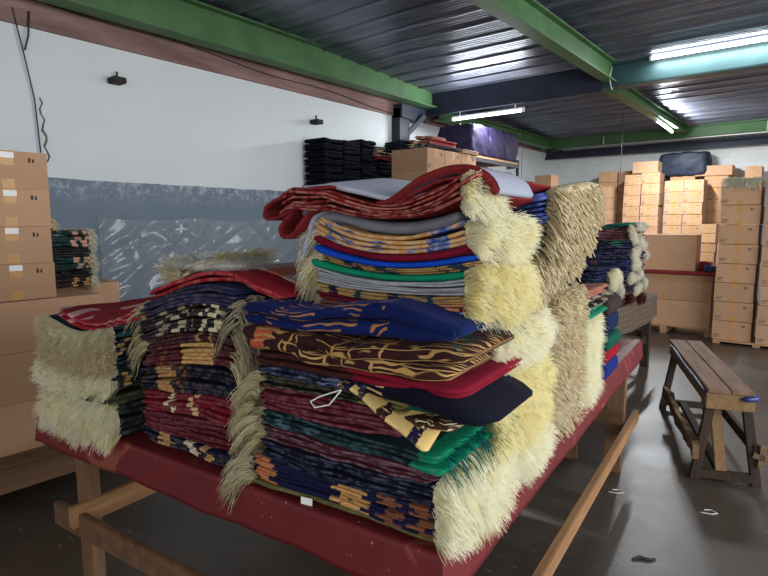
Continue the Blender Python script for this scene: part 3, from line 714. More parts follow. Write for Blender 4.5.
# ---- A: near right corner pile
A = Stack(TF, (-.66, .01), (.01, .46), ZT, 1)
DIP = lambda a, b: 1 + .25 * np.cos((a + .33) * 5.5)
END = lambda a, b: .85 + .5 * np.clip((a + .12) * 6, -1, 1) ** 2 * (a > -.25)
i = folded(A, 'folded_rug', 'thin olive rug lying flat at the very bottom of the near right pile', 'rug', rm(OLIVE, (), None, C8(130, 128, 90)), .014, 1, (-.62, -.02), jit=.006)
MB().box(0, .035, -.002, 0, -.05, 0).obj('paper_tag', M_paper, i['o'], (-.10, -.232, .012), R(8))
i = folded(A, 'folded_rug', 'navy rug with bands of tan stripes, near the bottom of the near right pile', 'rug', rm(NAVY, ((.01, .085, ORN, 0), (.30, .40, TAN, 0), (.42, .66, C8(120, 76, 52), 70)), None, None), .07, 7, (-.61, -.005), jit=.006)
fringe(i, -1, Y_CREAM, 1400, .10, .0012, .9, .6, (-.02,.18), curl=.3, clumps=50, camt=.4, name='fringe'); fringe(i, 1, Y_PUFF, 3000, .075, .0009, .45, .6, (0, .36), (0, 1.1), curl=.22)
i = folded(A, 'folded_rug', 'plain dark navy rug above the tan-striped one in the near right pile', 'rug', rm(DNAVY, (), None, C8(96, 100, 130)), .055, 6, (-.575, -.01)); fringe(i, 1, Y_PUFF, 2600, .07, .0009, .35, .6, (.0, .38), (0, 1.2), curl=.22)
i = folded(A, 'folded_rug', 'dull maroon rug with grey fold lines low in the near right pile', 'rug', rm(C8(72, 32, 44), (), None, C8(150, 130, 136)), .035, 4, (-.575, -.03)); fringe(i, -1, Y_CREAM, 500, .09, .0012, .8, .6, (-.02, .2), clumps=14, camt=.5)
i = folded(A, 'folded_rug', 'teal-black rug with a faint scroll pattern in the near right pile', 'rug', rm(C8(18, 36, 44), ((.5, .7, GREEN, 0),), (C8(70, 96, 110), 0, .3, 26), C8(80, 110, 110)), .045, 4, (-.575, .0)); fringe(i, -1, Y_CREAM, 800, .09, .0012, .8, .6, (-.02, .2), clumps=20, camt=.4); fringe(i, 1, Y_TEAL, 180, .06, .0013, .6, .5)
i = folded(A, 'folded_rug', 'thick wine-red rug in many folds halfway up the near right pile', 'rug', rm(C8(88, 26, 38), (), None, C8(150, 108, 112)), .075, 7, (-.585, -.12), wav=.004); fringe(i, -1, Y_CREAM, 1000, .09, .0012, .8, .6, (-.02, .2), clumps=24, camt=.4)
i2 = folded(A, 'folded_rug', 'dark brown rug with cream flecks at the right end of the near right pile', 'rug', rm(C8(60, 36, 28), (), (CREAM, 0, .3, 40), None), .03, 2, (-.17, .015), (.02, .30), advance=False, lift=-.03)
i = folded(A, 'folded_rug', 'black-olive rug with thin yellow lines above the wine-red one in the near right pile', 'rug', rm(C8(26, 26, 26), ((.35, .55, C8(110, 96, 50), 0),), None, C8(120, 116, 90)), .032, 4, (-.575, -.1)); fringe(i, -1, Y_CREAM, 600, .09, .0012, .7, .6, (-.02, .2), clumps=16, camt=.4)
i = folded(A, 'folded_rug', 'midnight-blue rug with grey scrollwork under the brown velvet of the near right pile', 'rug', rm(C8(22, 26, 46), (), (BGREY, 0, .42, 26), C8(90, 96, 120)), .028, 2, (-.59, -.2), wav=.004)
i = folded(A, 'folded_rug', 'cream and navy diagonally striped rug corner hanging in the near right pile', 'rug', rm(C8(206, 178, 112), ((.00, .035, NAVY, 0), (.05, .065, C8(50, 44, 60), 0), (.11, .135, C8(50, 30, 34), 0), (.19, .215, NAVY, 0)), None, C8(120, 110, 100), .1), .012, 1, (-.27, -.02), (-.012, .3), advance=False, lift=-.012, zlift=lambda a, b: -.55 * np.clip(a + .24, 0, 1) * np.clip(1 - (b + .01) / .25, 0, 1))
i = folded(A, 'folded_rug', 'green-edged rug end poking out to the right of the near right pile', 'rug', rm(C8(10, 74, 62), (), (CREAM, 0, .3, 40), None), .022, 1, (-.22, .02), (.03, .34), advance=False, lift=-.055, jit=.006, rend=.04)
i = folded(A, 'folded_rug', 'black-navy velvet piece with a rounded end jutting out on the right of the near pile', 'velvet', rm(C8(12, 14, 28), (), (C8(196, 160, 120), 0, .13, 22), None, .1, sheen=.3), .05, 1, (-.27, .11), (-.005, .30), advance=False, lift=-.03, zlift=lambda a, b: -.25 * np.clip(a + .05, 0, 1), jit=.012, rend=.11)
i = folded(A, 'folded_rug', 'dark maroon piece with a pointed right tip just below the gold-scrolled velvet', 'rug', rm(C8(118, 20, 40), ((0, .34, C8(58, 32, 30), 0),), None, None, .2), .034, 2, (-.60, .055), (-.005, .36), wav=.003, rend=.06)
st_ = MB().tube([(.0, -.232, -.005), (-.06, -.236, -.03), (-.09, -.236, -.048), (-.075, -.238, -.06), (-.03, -.238, -.045), (.005, -.236, -.004)], .0018, 6).obj('string_loop', M_paper, i['o'], (.03, .003, .0)); st_['label'] = 'white string loop'
i = folded(A, 'folded_rug', 'brown velvet rug with gold scrolls and lines, rolled ends pointing right', 'velvet', rm(C8(48, 24, 24), ((.03, .09, C8(170, 84, 56), 0), (.15, .158, GOLD, 0), (.17, .176, GOLD, 0), (.30, .308, GOLD, 0), (.36, .366, GOLD, 0), (.44, .448, GOLD, 0)), (GOLD, .03, .66, 22), None, .15, sheen=.25), .075, 2, (-.60, .03), (-.01, .30), wav=.007, jit=.016, rend=.045, ejit=.03)
i = folded(A, 'folded_rug', 'navy blue velvet rug with small gold crests on top of the near right pile', 'velvet', rm(C8(16, 28, 78), (), (C8(160, 112, 74), .0, .50, 20), None, .15, sheen=.35), .075, 2, (-.66, .03), (.0, .45), tf=lambda a, b: .75 + .45 * np.exp(-((a + .12) / .14) ** 2) + .1 * np.sin(a * 17), wav=.004, jit=.014, rend=.05)
fringe(i, -1, Y_GREY, 160, .10, .0019, .8, .5, (.0, .2), clumps=16, camt=.8)
fringe(i, 1, Y_TEAL, 60, .03, .0012, .4, .8)
AT = A.top
# ---- B: behind it along the right edge
B = Stack(TF, (-.62, -.015), (.47, .86), ZT, 2)
for lab, col, t_, n_, yb in (
    ('turquoise-lined rug with yellow fringe at the bottom of the second right-edge pile', C8(16, 84, 90), .12, 6, Y_PUFF),
    ('tan-striped rug with yellow fringe second from the bottom in the second right-edge pile', C8(60, 46, 40), .10, 5, Y_GOLD),
    ('navy rug with yellow fringe in the middle of the second right-edge pile', NAVY, .13, 6, Y_GOLD),
    ('black rug with pale yellow fringe at the top of the second right-edge pile', BLACK, .14, 6, Y_PUFF)):
    i = folded(B, 'folded_rug', lab, 'rug', rm(col, ((.5, .7, TAN, 90),), None, C8(120, 110, 100)), t_, n_, group=None)
    f_ = fringe(i, 1, yb, 5200, .08, .0008, .25, .6, (.28 if B.k > 1 else .42, .70), (.18, .80), curl=.22)
fringe(i, 1, Y_TEAL, 80, .05, .0012, .6, .5, (.47, .6))
# ---- upper pile on top of A and B
U = Stack(TF, (-.46, .005), (.12, .62), 0, 3); U.top = np.maximum(A.top.mean(), 0) * 0 + np.full_like(U.top, 1.318)
SAG = lambda a, b: .80 * (.95 + .26 * np.clip(np.abs(a + .2) / .24, 0, 1.25) ** 2)
ul = [('blue-edged tan rug at the bottom of the upper pile', ROYAL, ((0, .12, C8(120, 70, 50), 0), (.12, .30, MAR, 0), (.44, .60, C8(190, 180, 150), 80)), .026, 3, None, None),
      ('maroon and camel rug near the bottom of the upper pile', MAR, ((.30, .45, C8(190, 130, 96), 0),), .018, 2, None, None),
      ('tan rug with blue-green ornament below the grey one in the upper pile', C8(160, 128, 78), ((0.03, .06, NAVY, 0), (.12, .14, TEAL, 0), (.22, .25, NAVY, 0), (.33, .35, TEAL, 0)), .024, 3, (C8(40, 60, 80), 0, .7, 34), None),
      ('thick silver-grey blanket in the middle of the upper pile', C8(134, 138, 144), (), .045, 5, None, C8(180, 182, 188)),
      ('bright green rug above the grey blanket of the upper pile', GREEN, (), .022, 1, None, None),
      ('brown and tan patterned rug above the green one', C8(150, 118, 74), ((.1, .13, NAVY, 0), (.2, .24, C8(30, 60, 60), 0), (.38, .6, C8(40, 60, 80), 90)), .022, 3, (C8(36, 44, 60), 0, .7, 30), None),
      ('royal blue rug in the upper pile', ROYAL, (), .020, 1, None, None),
      ('deep maroon rug just above the royal blue one', C8(100, 14, 36), (), .026, 1, None, None),
      ('camel rug with blue and cream ornamented edge under the red blanket', C8(178, 132, 78), ((.05, .09, BLUE, 60), (.34, .50, C8(34, 74, 150), 70)), .062, 4, (C8(40, 84, 160), 0, .7, 20), C8(210, 200, 170))]
UI = []
for k, (lab, col, bd, t_, n_, mo, sti) in enumerate(ul):
    i = folded(U, 'folded_rug', lab, 'rug', rm(col, bd, mo, sti, .25), t_, n_, (-.47 + .01 * (k % 3), .005), tf=SAG, jit=.007); UI.append(i)
    if k == 0: fringe(i, 1, Y_PUFF, 900, .05, .0009, .4, .5, (.16, .46), (.1, .8)); fringe(i, -1, Y_CREAM, 300, .08, .0015, .8, .6, (.14, .4), (0, 2), clumps=20, camt=.4)
    if k == 3: fringe(i, 1, Y_GOLD, 5600, .085, .0008, .30, .62, (.12, .43), (-.75, 1.45), curl=.34)
    if k == 8: fringe(i, 1, Y_PUFF, 4200, .08, .0008, .25, .62, (.12, .42), (.0, .95), curl=.34); fringe(i, -1, Y_PUFF, 900, .085, .0012, 1.0, .5, (.13, .3), (-.3, 1), clumps=40, camt=.25)
    if k == 5: fringe(i, -1, Y_PUFF, 900, .09, .0012, .9, .5, (.13, .3), (-1.5, 1), clumps=40, camt=.25)
# blankets on top
HUMP = lambda a, b: .8 + .25 * np.exp(-((a - .03) / .09) ** 2) - .2 * np.exp(-((a + .16) / .12) ** 2)
i = folded(U, 'folded_blanket', 'plain dark grey fleece blanket under the red stitched one on the upper pile', 'blanket', rm(C8(112, 115, 124), (), None, None, .1, .5), .035, 1, (-.50, -.02), (.11, .60), jit=.01, zlift=lambda a, b: -.35 * np.clip(-.38 - a, 0, 1))
i = folded(U, 'folded_blanket', 'red stitched blanket in many wavy folds on top of the upper pile', 'blanket', rm(C8(112, 28, 32), (), None, C8(214, 160, 140), .35), .062, 6, (-.55, .03), (.085, .60), tf=HUMP, jit=.016, wav=.006, ejit=.03, zlift=lambda a, b: -.40 * np.clip(-.38 - a, 0, 1))
rb_ = i
i = folded(U, 'folded_blanket', 'pale grey blanket with red binding lying open over the whole upper pile', 'blanket', rm(C8(158, 162, 176), ((0, .02, C8(150, 40, 44), 0),), None, None, .1, .5), .016, 1, (-.50, -.10), (.10, .62), jit=.014, wav=.004, zlift=lambda a, b: -.40 * np.clip(-.38 - a, 0, 1) + (.012 + .035 * np.clip((b - .10) / .2, 0, 1)) * np.exp(-((a + .30) / .13) ** 2))
M_grey = rm(C8(150, 154, 168), (), None, None, .1, .5); M_redbind = simple('red_blanket_cloth', C8(116, 30, 34), .95, 0, .35, 70, .5)
def band(parent, name, path, b0, b1, th, mat, loc0, label=None):
    """a strip of cloth of real thickness bent along path (a, z), running from b0 to b1"""
    P = [Vector((p[0], p[1], 0)) for p in path]; C_ = []
    for k in range(len(P) - 1):
        p0, p1, p2, p3 = P[max(k - 1, 0)], P[k], P[k + 1], P[min(k + 2, len(P) - 1)]
        for q in range(5):
            s_ = q / 5; C_.append(.5 * ((2 * p1) + (p2 - p0) * s_ + (2 * p0 - 5 * p1 + 4 * p2 - p3) * s_ * s_ + (3 * p1 - p0 - 3 * p2 + p3) * s_ ** 3))
    C_.append(P[-1]); n = len(C_); mb = MB(); r = th / 2
    prof_ = [(b0 + r * .3, -r * .7), (b0, 0), (b0 + r * .3, r * .7), (b0 + r, r)] + [(b0 + r + (b1 - b0 - r) * q / 6, r) for q in range(1, 7)] + [(b1 - (b1 - b0 - r) * q / 6, -r) for q in range(0, 7)]
    w_ = snoise(n * 7 + int(th * 1e4), .006)
    for k, c_ in enumerate(C_):
        d_ = (C_[min(k + 1, n - 1)] - C_[max(k - 1, 0)]).normalized(); nn = Vector((-d_.y, d_.x, 0)); e_ = 1.0 if 0 < k < n - 1 else .4
        for (bb, off) in prof_: mb.v.append((c_.x + nn.x * off * e_ - loc0[0], bb + float(w_(k * .08)) - loc0[1], c_.y + nn.y * off * e_ - loc0[2]))
    m = len(prof_)
    for k in range(n - 1):
        for j in range(m): mb.f.append((k * m + j, k * m + (j + 1) % m, (k + 1) * m + (j + 1) % m, (k + 1) * m + j))
    mb.f += [tuple(range(m))[::-1], tuple(range((n - 1) * m, n * m))]
    me = mb.mesh(name); o = link(name, me, mat, parent, smooth=True)
    if label: o['label'] = label
    return o
ZU = float(U.S(-.2, .2)); ar = empty('folded_blanket', TF.w(0, .25, ZU), TR); tag(ar, 'grey red-edged blanket arched over at the right end of the upper pile', 'blanket')
L0 = (0, .25, ZU); zr_ = ZU - .03
arc = [(-.25, .012), (-.19, .03), (-.12, .068), (-.05, .092), (.01, .092), (.055, .07), (.078, .035)]
band(ar, 'grey_layer', [(a, zr_ + z) for a, z in arc], .10, .33, .018, M_grey, L0)
for q, th in ((.022, .008), (.036, .009), (.052, .010), (.068, .009)):
    band(ar, 'red_layer', [(a * (1 - q * 2.2) - q * .12, zr_ + max(z - q * 1.02, .012)) for a, z in (arc[1:-1] if q < .03 else arc[1:-2] if q < .06 else arc[1:-3])], .085 + q * .12, .32, th, M_redbind, L0)
band(ar, 'red_edge', [(a, zr_ + z) for a, z in arc], .094, .104, .021, M_redbind, L0)
lo = empty('folded_blanket', TF.w(-.58, .25, 1.58), TR)
tag(lo, 'looped red-stitched blanket ends curling out at the left of the upper pile', 'blanket'); L0 = (-.58, .25, 1.58)
zl_ = float(rb_['S'](-.5, .15)) - .035
band(lo, 'red_layer', [(-0.355, zl_ + .04), (-0.455, zl_ + .035), (-0.555, zl_ + .012), (-0.600, zl_ - .015), (-0.590, zl_ - .04), (-0.545, zl_ - .035), (-0.485, zl_ - .01), (-0.395, zl_ + .005)], .07, .40, .010, M_redbind, L0)
band(lo, 'red_layer', [(-0.375, zl_ + .02), (-0.455, zl_ + .012), (-0.525, zl_ - .035), (-0.555, zl_ - .075), (-0.530, zl_ - .092), (-0.495, zl_ - .075), (-0.455, zl_ - .03), (-0.385, zl_ - .006)], .08, .38, .010, M_redbind, L0)
band(lo, 'grey_layer', [(-0.375, zl_ - .01), (-0.445, zl_ - .03), (-0.475, zl_ - .08), (-0.490, zl_ - .13), (-0.505, zl_ - .145)], .11, .36, .012, M_grey, L0)
iu = dict(o=ar, c=(0, .25, ZU), a=(-.1, .02), b=(.08, .26), S=(lambda a, b: np.full(np.shape(a), ZU - .02)), tf=(lambda a, b: np.full(np.shape(a), .06)))
fringe(iu, 1, Y_PUFF, 2200, .055, .0009, .25, 1.3, (.075, .22), (0, .95), curl=.2, out=-.005)
def roll(parent, name, pts, r, mat, n=14):
    pts = [Vector(p) for p in pts]; out = []
    for k in range(len(pts) - 1):
        p0 = pts[max(k - 1, 0)]; p1 = pts[k]; p2 = pts[k + 1]; p3 = pts[min(k + 2, len(pts) - 1)]
        for q in range(4):
            s = q / 4; out.append(.5 * ((2 * p1) + (p2 - p0) * s + (2 * p0 - 5 * p1 + 4 * p2 - p3) * s * s + (3 * p1 - p0 - 3 * p2 + p3) * s ** 3))
    out.append(pts[-1]); N = len(out)
    return MB().tube(out, [r * min(1, .35 + 3 * min(k, N - 1 - k) / N) for k in range(N)], n).obj(name, mat, parent, smooth=True)
# ---- C: long-fringed beige piles
CL = Stack(TF, (-.6, .0), (.88, 1.24), ZT, 4)
for lab, col, bd in (('pink-tan striped rug with short beige fringe at the bottom of the third right-edge pile', C8(190, 140, 110), ((.3, .7, C8(90, 50, 40), 120),)),
                     ('sand-coloured rug with curly beige fringe second in the third right-edge pile', C8(150, 120, 90), ()),
                     ('brown-striped rug with curly beige fringe third in the third right-edge pile', C8(120, 80, 60), ((.3, .7, TAN, 120),)),
                     ('pale rug with beige fringe at the top of the third right-edge pile', C8(60, 44, 50), ())):
    i = folded(CL, 'folded_rug', lab, 'rug', rm(col, bd, None, C8(170, 140, 110)), .125, 7)
    fringe(i, 1, Y_BEIGE, 1100 if CL.k > 1 else 300, .06, .0021, .4, .8, (.78, 1.16), (.0, 1.0), curl=.6, taper=.8)
UC = Stack(TF, (-.62, .08), (.49, .98), 1.322, 5)
TILT = lambda a, b: .92 + .5 * np.clip(a + .35, -.1, 1) + .35 * (b - .8)
for k, (lab, col, bd, t_, n_) in enumerate((('dark striped rug at the bottom of the beige-fringed upper pile', C8(28, 24, 40), ((.40, .68, C8(120, 70, 54), 120),), .075, 6),
                     ('navy rug with brown dashes in the beige-fringed upper pile', NAVY, ((.42, .66, C8(140, 96, 70), 90),), .075, 6),
                     ('black and navy rug with cream dashes in the beige-fringed upper pile', C8(18, 20, 36), ((.44, .66, C8(170, 150, 120), 110),), .07, 6),
                     ('blue rug with tan stripes near the top of the beige-fringed upper pile', C8(24, 54, 120), ((.30, .36, TAN, 0), (.40, .44, NAVY, 0)), .06, 5),
                     ('blue, white and red striped rug on top of the beige-fringed upper pile', C8(60, 80, 160), ((.1, .14, CREAM, 0), (.22, .27, C8(200, 120, 110), 0), (.34, .38, CREAM, 0), (.42, .46, C8(200, 190, 200), 0)), .03, 2))):
    i = folded(UC, 'folded_rug', lab, 'rug', rm(col, bd, None, C8(130, 120, 120)), t_, n_, (-.62, (-.04, .015, .05, .065, .065)[k]), tf=TILT, jit=.01)
    fringe(i, 1, Y_BEIGE, 1300 if k < 4 else 900, (.055, .06, .065, .07, .07)[k], .0025, .8, .45, (.53, .99), (0, 1), curl=.07, taper=.9, up=.1 if k < 4 else .5, out=.0, tuft=.35)
# ---- D
D = Stack(TF, (-.6, -.02), (1.27, 1.60), ZT, 6)
for lab in ('rug with pale yellow fringe at the bottom of the fourth right-edge pile', 'rug with pale yellow fringe second in the fourth right-edge pile', 'rug with pale yellow fringe third in the fourth right-edge pile'):
    i = folded(D, 'folded_rug', lab, 'rug', rm(C8(30, 34, 44), (), None, None), .115, 5); fringe(i, 1, Y_PUFF, 2600, .07, .0009, .3, .85, (1.24, 1.52), (0, 1), curl=.25)
for lab, col, mo, t_ in (('green rug on the fourth right-edge pile', C8(14, 110, 84), None, .04), ('black rug with cream scrolls on the fourth right-edge pile', BLACK, (C8(210, 190, 160), 0, .8, 22), .045), ('coral and brown scrolled rug on top of the fourth right-edge pile', C8(150, 96, 76), (C8(70, 36, 34), 0, .8, 22), .04)):
    i = folded(D, 'folded_rug', lab, 'rug', rm(col, (), mo, None), t_, 2, (-.6, .02), (1.25, 1.6), jit=.012)
# ---- E
E_ = Stack(TF, (-.55, .035), (1.63, 1.9), ZT, 7)
for lab, col, t_ in (('bright blue folded blanket at the bottom of the last pile on the table', C8(20, 38, 100), .085), ('red folded blanket in the last pile on the table', C8(130, 20, 34), .06), ('green folded blanket in the last pile on the table', C8(14, 72, 58), .07), ('dark navy folded blanket in the last pile on the table', C8(20, 32, 62), .10), ('dark brown folded blanket on top of the last pile on the table', C8(56, 42, 38), .07)):
    i = folded(E_, 'folded_blanket', lab, 'blanket', rm(col, (), None, None, .1), t_, 1, jit=.012)
# ---- L1: front pile left of the middle
L1 = Stack(TF, (-1.16, -.69), (.03, .50), ZT, 8)
l1 = [('navy and tan patterned rug at the bottom of the middle front pile', C8(18, 24, 44), ((.07, .16, TAN, 60), (.2, .3, CREAM, 50), (.34, .38, TAN, 60)), .045, 4),
      ('wine-red rug in fine folds low in the middle front pile', C8(78, 22, 32), (), .075, 7),
      ('red rug with cream dashes in the middle front pile', C8(104, 18, 30), ((.14, .20, CREAM, 60), (.24, .29, LTAN, 60)), .065, 5),
      ('black-navy rug with wide tan bars in the middle front pile', C8(14, 18, 36), ((.10, .20, TAN, 0), (.22, .25, C8(120, 80, 50), 80)), .08, 6),
      ('maroon rug with gold bars in the middle front pile', C8(80, 22, 32), ((.10, .14, C8(120, 70, 44), 80), (.20, .34, C8(206, 164, 100), 0)), .06, 5),
      ('dark brown rug below the striped black one in the middle front pile', C8(60, 26, 30), ((.24, .32, TAN, 60),), .035, 3),
      ('black rug with rows of cream bars near the top of the middle front pile', C8(20, 18, 24), ((.12, .16, C8(150, 140, 120), 60), (.20, .28, C8(176, 168, 140), 90), (.34, .43, CREAM, 80)), .075, 6),
      ('navy rug bulging over the top of the middle front pile', C8(34, 38, 68), (), .055, 5)]
for k, (lab, col, bd, t_, n_) in enumerate(l1):
    i = folded(L1, 'folded_rug', lab, 'rug', rm(col, bd, None, C8(110, 96, 96) if k not in (1,) else C8(140, 90, 96), .35), t_, n_, (-1.17 + .02 * (k % 3), -.69), wav=.003, tf=lambda a, b: 1 + .15 * np.sin((a + 1.1) * 5))
    if k in (5, 6, 7): fringe(i, -1, Y_CREAM, 300, .085, .0017, .9, .5, (.03, .35), (0, 1), clumps=24, camt=.4)
    if k in (2, 3, 4, 6): fringe(i, 1, Y_GREY if k == 6 else Y_CREAM, 360, .09, .0018, .9, .4, (.02, .28), (0, 1), clumps=28, camt=.4)
i = folded(L1, 'folded_rug', 'crimson cloth with folded edge lying on the middle front pile', 'rug', rm(C8(138, 28, 40), (), None, C8(200, 120, 110)), .03, 2, (-1.12, -.55), (.06, .45), wav=.004, jit=.015)
i = folded(L1, 'folded_rug', 'thin pale and orange patterned cloth along the top of the middle pile', 'cloth', rm(C8(150, 130, 132), ((.2, .4, C8(160, 84, 60), 50),), None, None), .010, 1, (-.98, -.52), (.20, .46), wav=.006, jit=.012)
# clear bag with fringed rug inside
M_bag = clear_film('clear_bag', .35, 22)
ib = folded(L1, 'bagged_rug', 'fringed rug inside a clear plastic bag on top of the middle front pile', 'bagged rug', rm(C8(170, 140, 116), ((0, .3, CREAM, 80),), None, None), .04, 3, (-1.03, -.84), (.10, .32), advance=False, wav=.008, rend=.05)
fringe(ib, -1, Y_CREAM, 900, .09, .0014, .1, .9, (.10, .32), curl=.4)
fringe(ib, 1, Y_CREAM, 500, .05, .0014, .1, .9, (.10, .32), curl=.4)
ca, cb, cz = ib['c']
bm = bmesh.new(); bmesh.ops.create_uvsphere(bm, u_segments=40, v_segments=20, radius=1); w1 = snoise(55, .05, (3, 6, 11))
for v in bm.verts:
    p = v.co; p.x = math.copysign(abs(p.x) ** .7, p.x) * .19; p.y = math.copysign(abs(p.y) ** .7, p.y) * .15; p.z = math.copysign(abs(p.z) ** .8, p.z) * .032 * (1 + float(w1(p.x * 9 + p.y * 5)) * 4) + .026
me = bpy.data.meshes.new('plastic_bag'); bm.to_mesh(me); bm.free(); link('plastic_bag', me, M_bag, ib['o'], smooth=True)
# ---- L2: left end pile, fringe towards the front
LF = Frame(TF.w(-1.235, 0), TR + R(90))    # a runs into the depth, b runs to the left
L2 = Stack(LF, (-.015, .55), (0, .44), ZT, 9)
l2 = [('rug with thick cream fringe hanging over the left front table edge', C8(30, 30, 36), .115, 5, Y_PUFF, 4200, .07, .45),
      ('dark olive rug between the two fringed bundles at the left end', C8(48, 52, 34), .065, 3, None, 0, 0, 0),
      ('black-green rug with cream fringe in the left end pile', C8(16, 36, 32), .05, 4, Y_PUFF, 2600, .07, .3),
      ('green-black rug with curly beige fringe in the left end pile', C8(14, 32, 34), .06, 4, Y_BEIGE, 1700, .05, .4),
      ('navy rug with beige fringe in the left end pile', C8(18, 22, 40), .06, 4, Y_BEIGE, 1700, .05, .4),
      ('dark teal rug with cream fringe near the top of the left end pile', C8(14, 56, 62), .045, 3, Y_CREAM, 1500, .055, .5)]
for k, (lab, col, t_, n_, ym, N_, Lf, dr) in enumerate(l2):
    i = folded(L2, 'folded_rug', lab, 'rug', rm(col, ((.03, .10, TAN, 60),) if k in (2, 4) else (), None, C8(90, 96, 96)), t_, n_, tf=lambda a, b: 1 - .12 * np.sin((b) * 7))
    if ym: fringe(i, -1, ym, N_, Lf, .0009 if ym is not Y_BEIGE else .0018, dr, .55, (.0, .45), (0, 1.05), curl=.25 if ym is not Y_BEIGE else .45)
i = folded(L2, 'folded_rug', 'red cloth with white and pink pattern on top of the left end pile', 'rug', rm(C8(150, 36, 46), (), (C8(226, 170, 170), 0, .8, 9), None), .035, 2, (.02, .5), (-.05, .42), jit=.015)
# back row seen only over the top
L3 = Stack(TF, (-1.7, -.75), (.62, 1.1), ZT, 11)
for k, (lab, col, bd) in enumerate((('plain dark blue rug pile base behind the middle front pile', NAVY, ()), ('maroon rug in the pile behind the middle front pile', MAR, ()), ('green rug in the pile behind the middle front pile', DGRN, ()), ('dark blue rug topping the pile behind the middle front pile', DNAVY, ()))):
    i = folded(L3, 'folded_rug', lab, 'rug', rm(col, bd, None, C8(110, 100, 100)), .115, 5)

# ================================================================== WORK BENCH (saw-horse stool) ON THE RIGHT
M_benchtop = wood('worn_speckled_plank', C8(112, 84, 66), C8(160, 128, 108), 1)
M_apron = wood('yellow_brown_board', C8(126, 98, 66), C8(158, 126, 88), 1)
M_darkwood = wood('dark_stained_wood', C8(46, 36, 30), C8(74, 58, 46), 2)
M_bluefilm = simple('blue_film', C8(34, 48, 110), .35, 0, .4, 30, .4, .5)
BD = math.atan2(.505, 1.42)
be = empty('work_bench', (-.655, 4.50, 0), BD); tag(be, 'narrow wooden work bench with splayed legs standing on the open floor', 'bench')
Lb = .76
for k in (-1, 1): MB().box(k * .062 - .060, k * .062 + .060, -Lb, Lb, .545, .57).obj('top_plank', M_benchtop, be, bevel=.004)
for k in (-1, 1): MB().box(k * .105 - .012, k * .105 + .012, -Lb + .02, Lb - .02, .45, .545).obj('apron', M_apron, be, bevel=.004)
MB().box(-.13, .125, -Lb - .004, -Lb + .018, .45, .543).obj('end_board', M_apron, be, bevel=.004)
def film(parent, pts, r, label='blue plastic film wrapped round the edge'):
    o = roll(parent, 'plastic_film', pts, r, M_bluefilm, 8); o['label'] = label
film(be, [(-.125, -Lb + .03, .535), (-.13, -.4, .54), (-.125, 0, .53), (-.13, .35, .545), (-.125, .7, .54)], .016)
film(be, [(.05, -Lb - .01, .528), (.09, -Lb - .015, .53), (.135, -Lb + .02, .53), (.138, -Lb + .12, .53)], .017)
for sy_ in (-1, 1):
    for sx_ in (-1, 1):
        MB().bar((sx_ * .165, sy_ * (Lb - .02) + (0 if sy_ < 0 else -.12), 0), (sx_ * .09, sy_ * (Lb - .05) + (0 if sy_ < 0 else -.10), .50), .05, .045, (0, 1, 0)).obj('leg', M_darkwood, be, bevel=.003)
MB().bar((-.17, -Lb + .02, .04), (.17, -Lb + .02, .04), .045, .05).obj('foot_rail', M_darkwood, be, bevel=.003)
MB().bar((-.17, Lb - .14, .06), (.17, Lb - .14, .06), .04, .05).obj('foot_rail', M_darkwood, be, bevel=.003)
MB().bar((-.02, -Lb + .03, .06), (-.05, -Lb + .16, .46), .06, .03, (0, 1, 0)).obj('brace', M_apron, be, bevel=.003)
MB().bar((-.02, -Lb + .03, .05), (-.02, Lb - .14, .07), .05, .035).obj('stretcher', M_darkwood, be, bevel=.003)
MB().bar((.15, -Lb + .0, .22), (.15, Lb - .14, .20), .03, .07).obj('stretcher', M_darkwood, be, bevel=.003)
M_rough = wood('rough_bark_plank', C8(96, 74, 54), C8(150, 122, 92), 1, .85, 2)
mb = MB(); w1 = snoise(91, .010, (3, 8, 14, 22))
for k in range(26):
    y0 = -Lb - .10 + k * (1.28 / 26); zz1 = .20 + .10 * (k / 26) * .2; d_ = float(w1(y0)); 
    mb.v += [(-.20 + d_, y0, zz1 - .035), (-.165 + d_, y0, zz1 - .035 - d_), (-.165 + d_, y0, zz1 + .04 + d_), (-.20 + d_, y0, zz1 + .04 - d_)]
for k in range(25):
    for j in range(4): mb.f.append((k * 4 + j, k * 4 + (j + 1) % 4, k * 4 + 4 + (j + 1) % 4, k * 4 + 4 + j))
mb.f += [(3, 2, 1, 0), (100, 101, 102, 103)]
o = mb.obj('side_plank', M_rough, be, smooth=False); o['label'] = 'rough split plank nailed along the side'
MB().bar((.13, -Lb - .012, .20), (.24, -Lb - .012, .17), .02, .03).bar((.17, -Lb - .012, .13), (.18, -Lb - .012, .26), .02, .03).obj('splinter', M_rough, be)

# ================================================================== SECOND TABLE WITH POM-FRINGED RUG PILE
e2 = empty('work_table', (-2.05, 5.27, 0)); tag(e2, 'second wooden table behind, under a brown plaid cloth', 'table')
for k in range(3): MB().box(-.6 + k * .4, -.202 + k * .4, -1.27, 1.25, .755, .785).obj('plank', M_oldwood, e2, bevel=.003)
for a_ in (-.54, .54):
    for b_ in (-1.17, 1.17): MB().box(a_ - .04, a_ + .04, b_ - .04, b_ + .04, 0, .755).obj('leg', M_darkwood, e2, bevel=.003)
MB().bar((-.54, 1.17, .36), (.54, 1.17, .36), .03, .08).obj('rail', M_darkwood, e2, bevel=.003); MB().bar((.54, -1.17, .3), (.54, 1.17, .3), .03, .08).obj('rail', M_darkwood, e2, bevel=.003)
t = NT('brown_plaid_cloth', .85, 0, .2); co = t.coord(); ck = t.n('TexWave'); ck.inputs['Scale'].default_value = 3.0; t.l(t.mapping(co, (1, 3, 1)), ck.inputs['Vector']); ck2 = t.n('TexWave', bands_direction='Z'); ck2.inputs['Scale'].default_value = 6; t.l(co, ck2.inputs['Vector'])
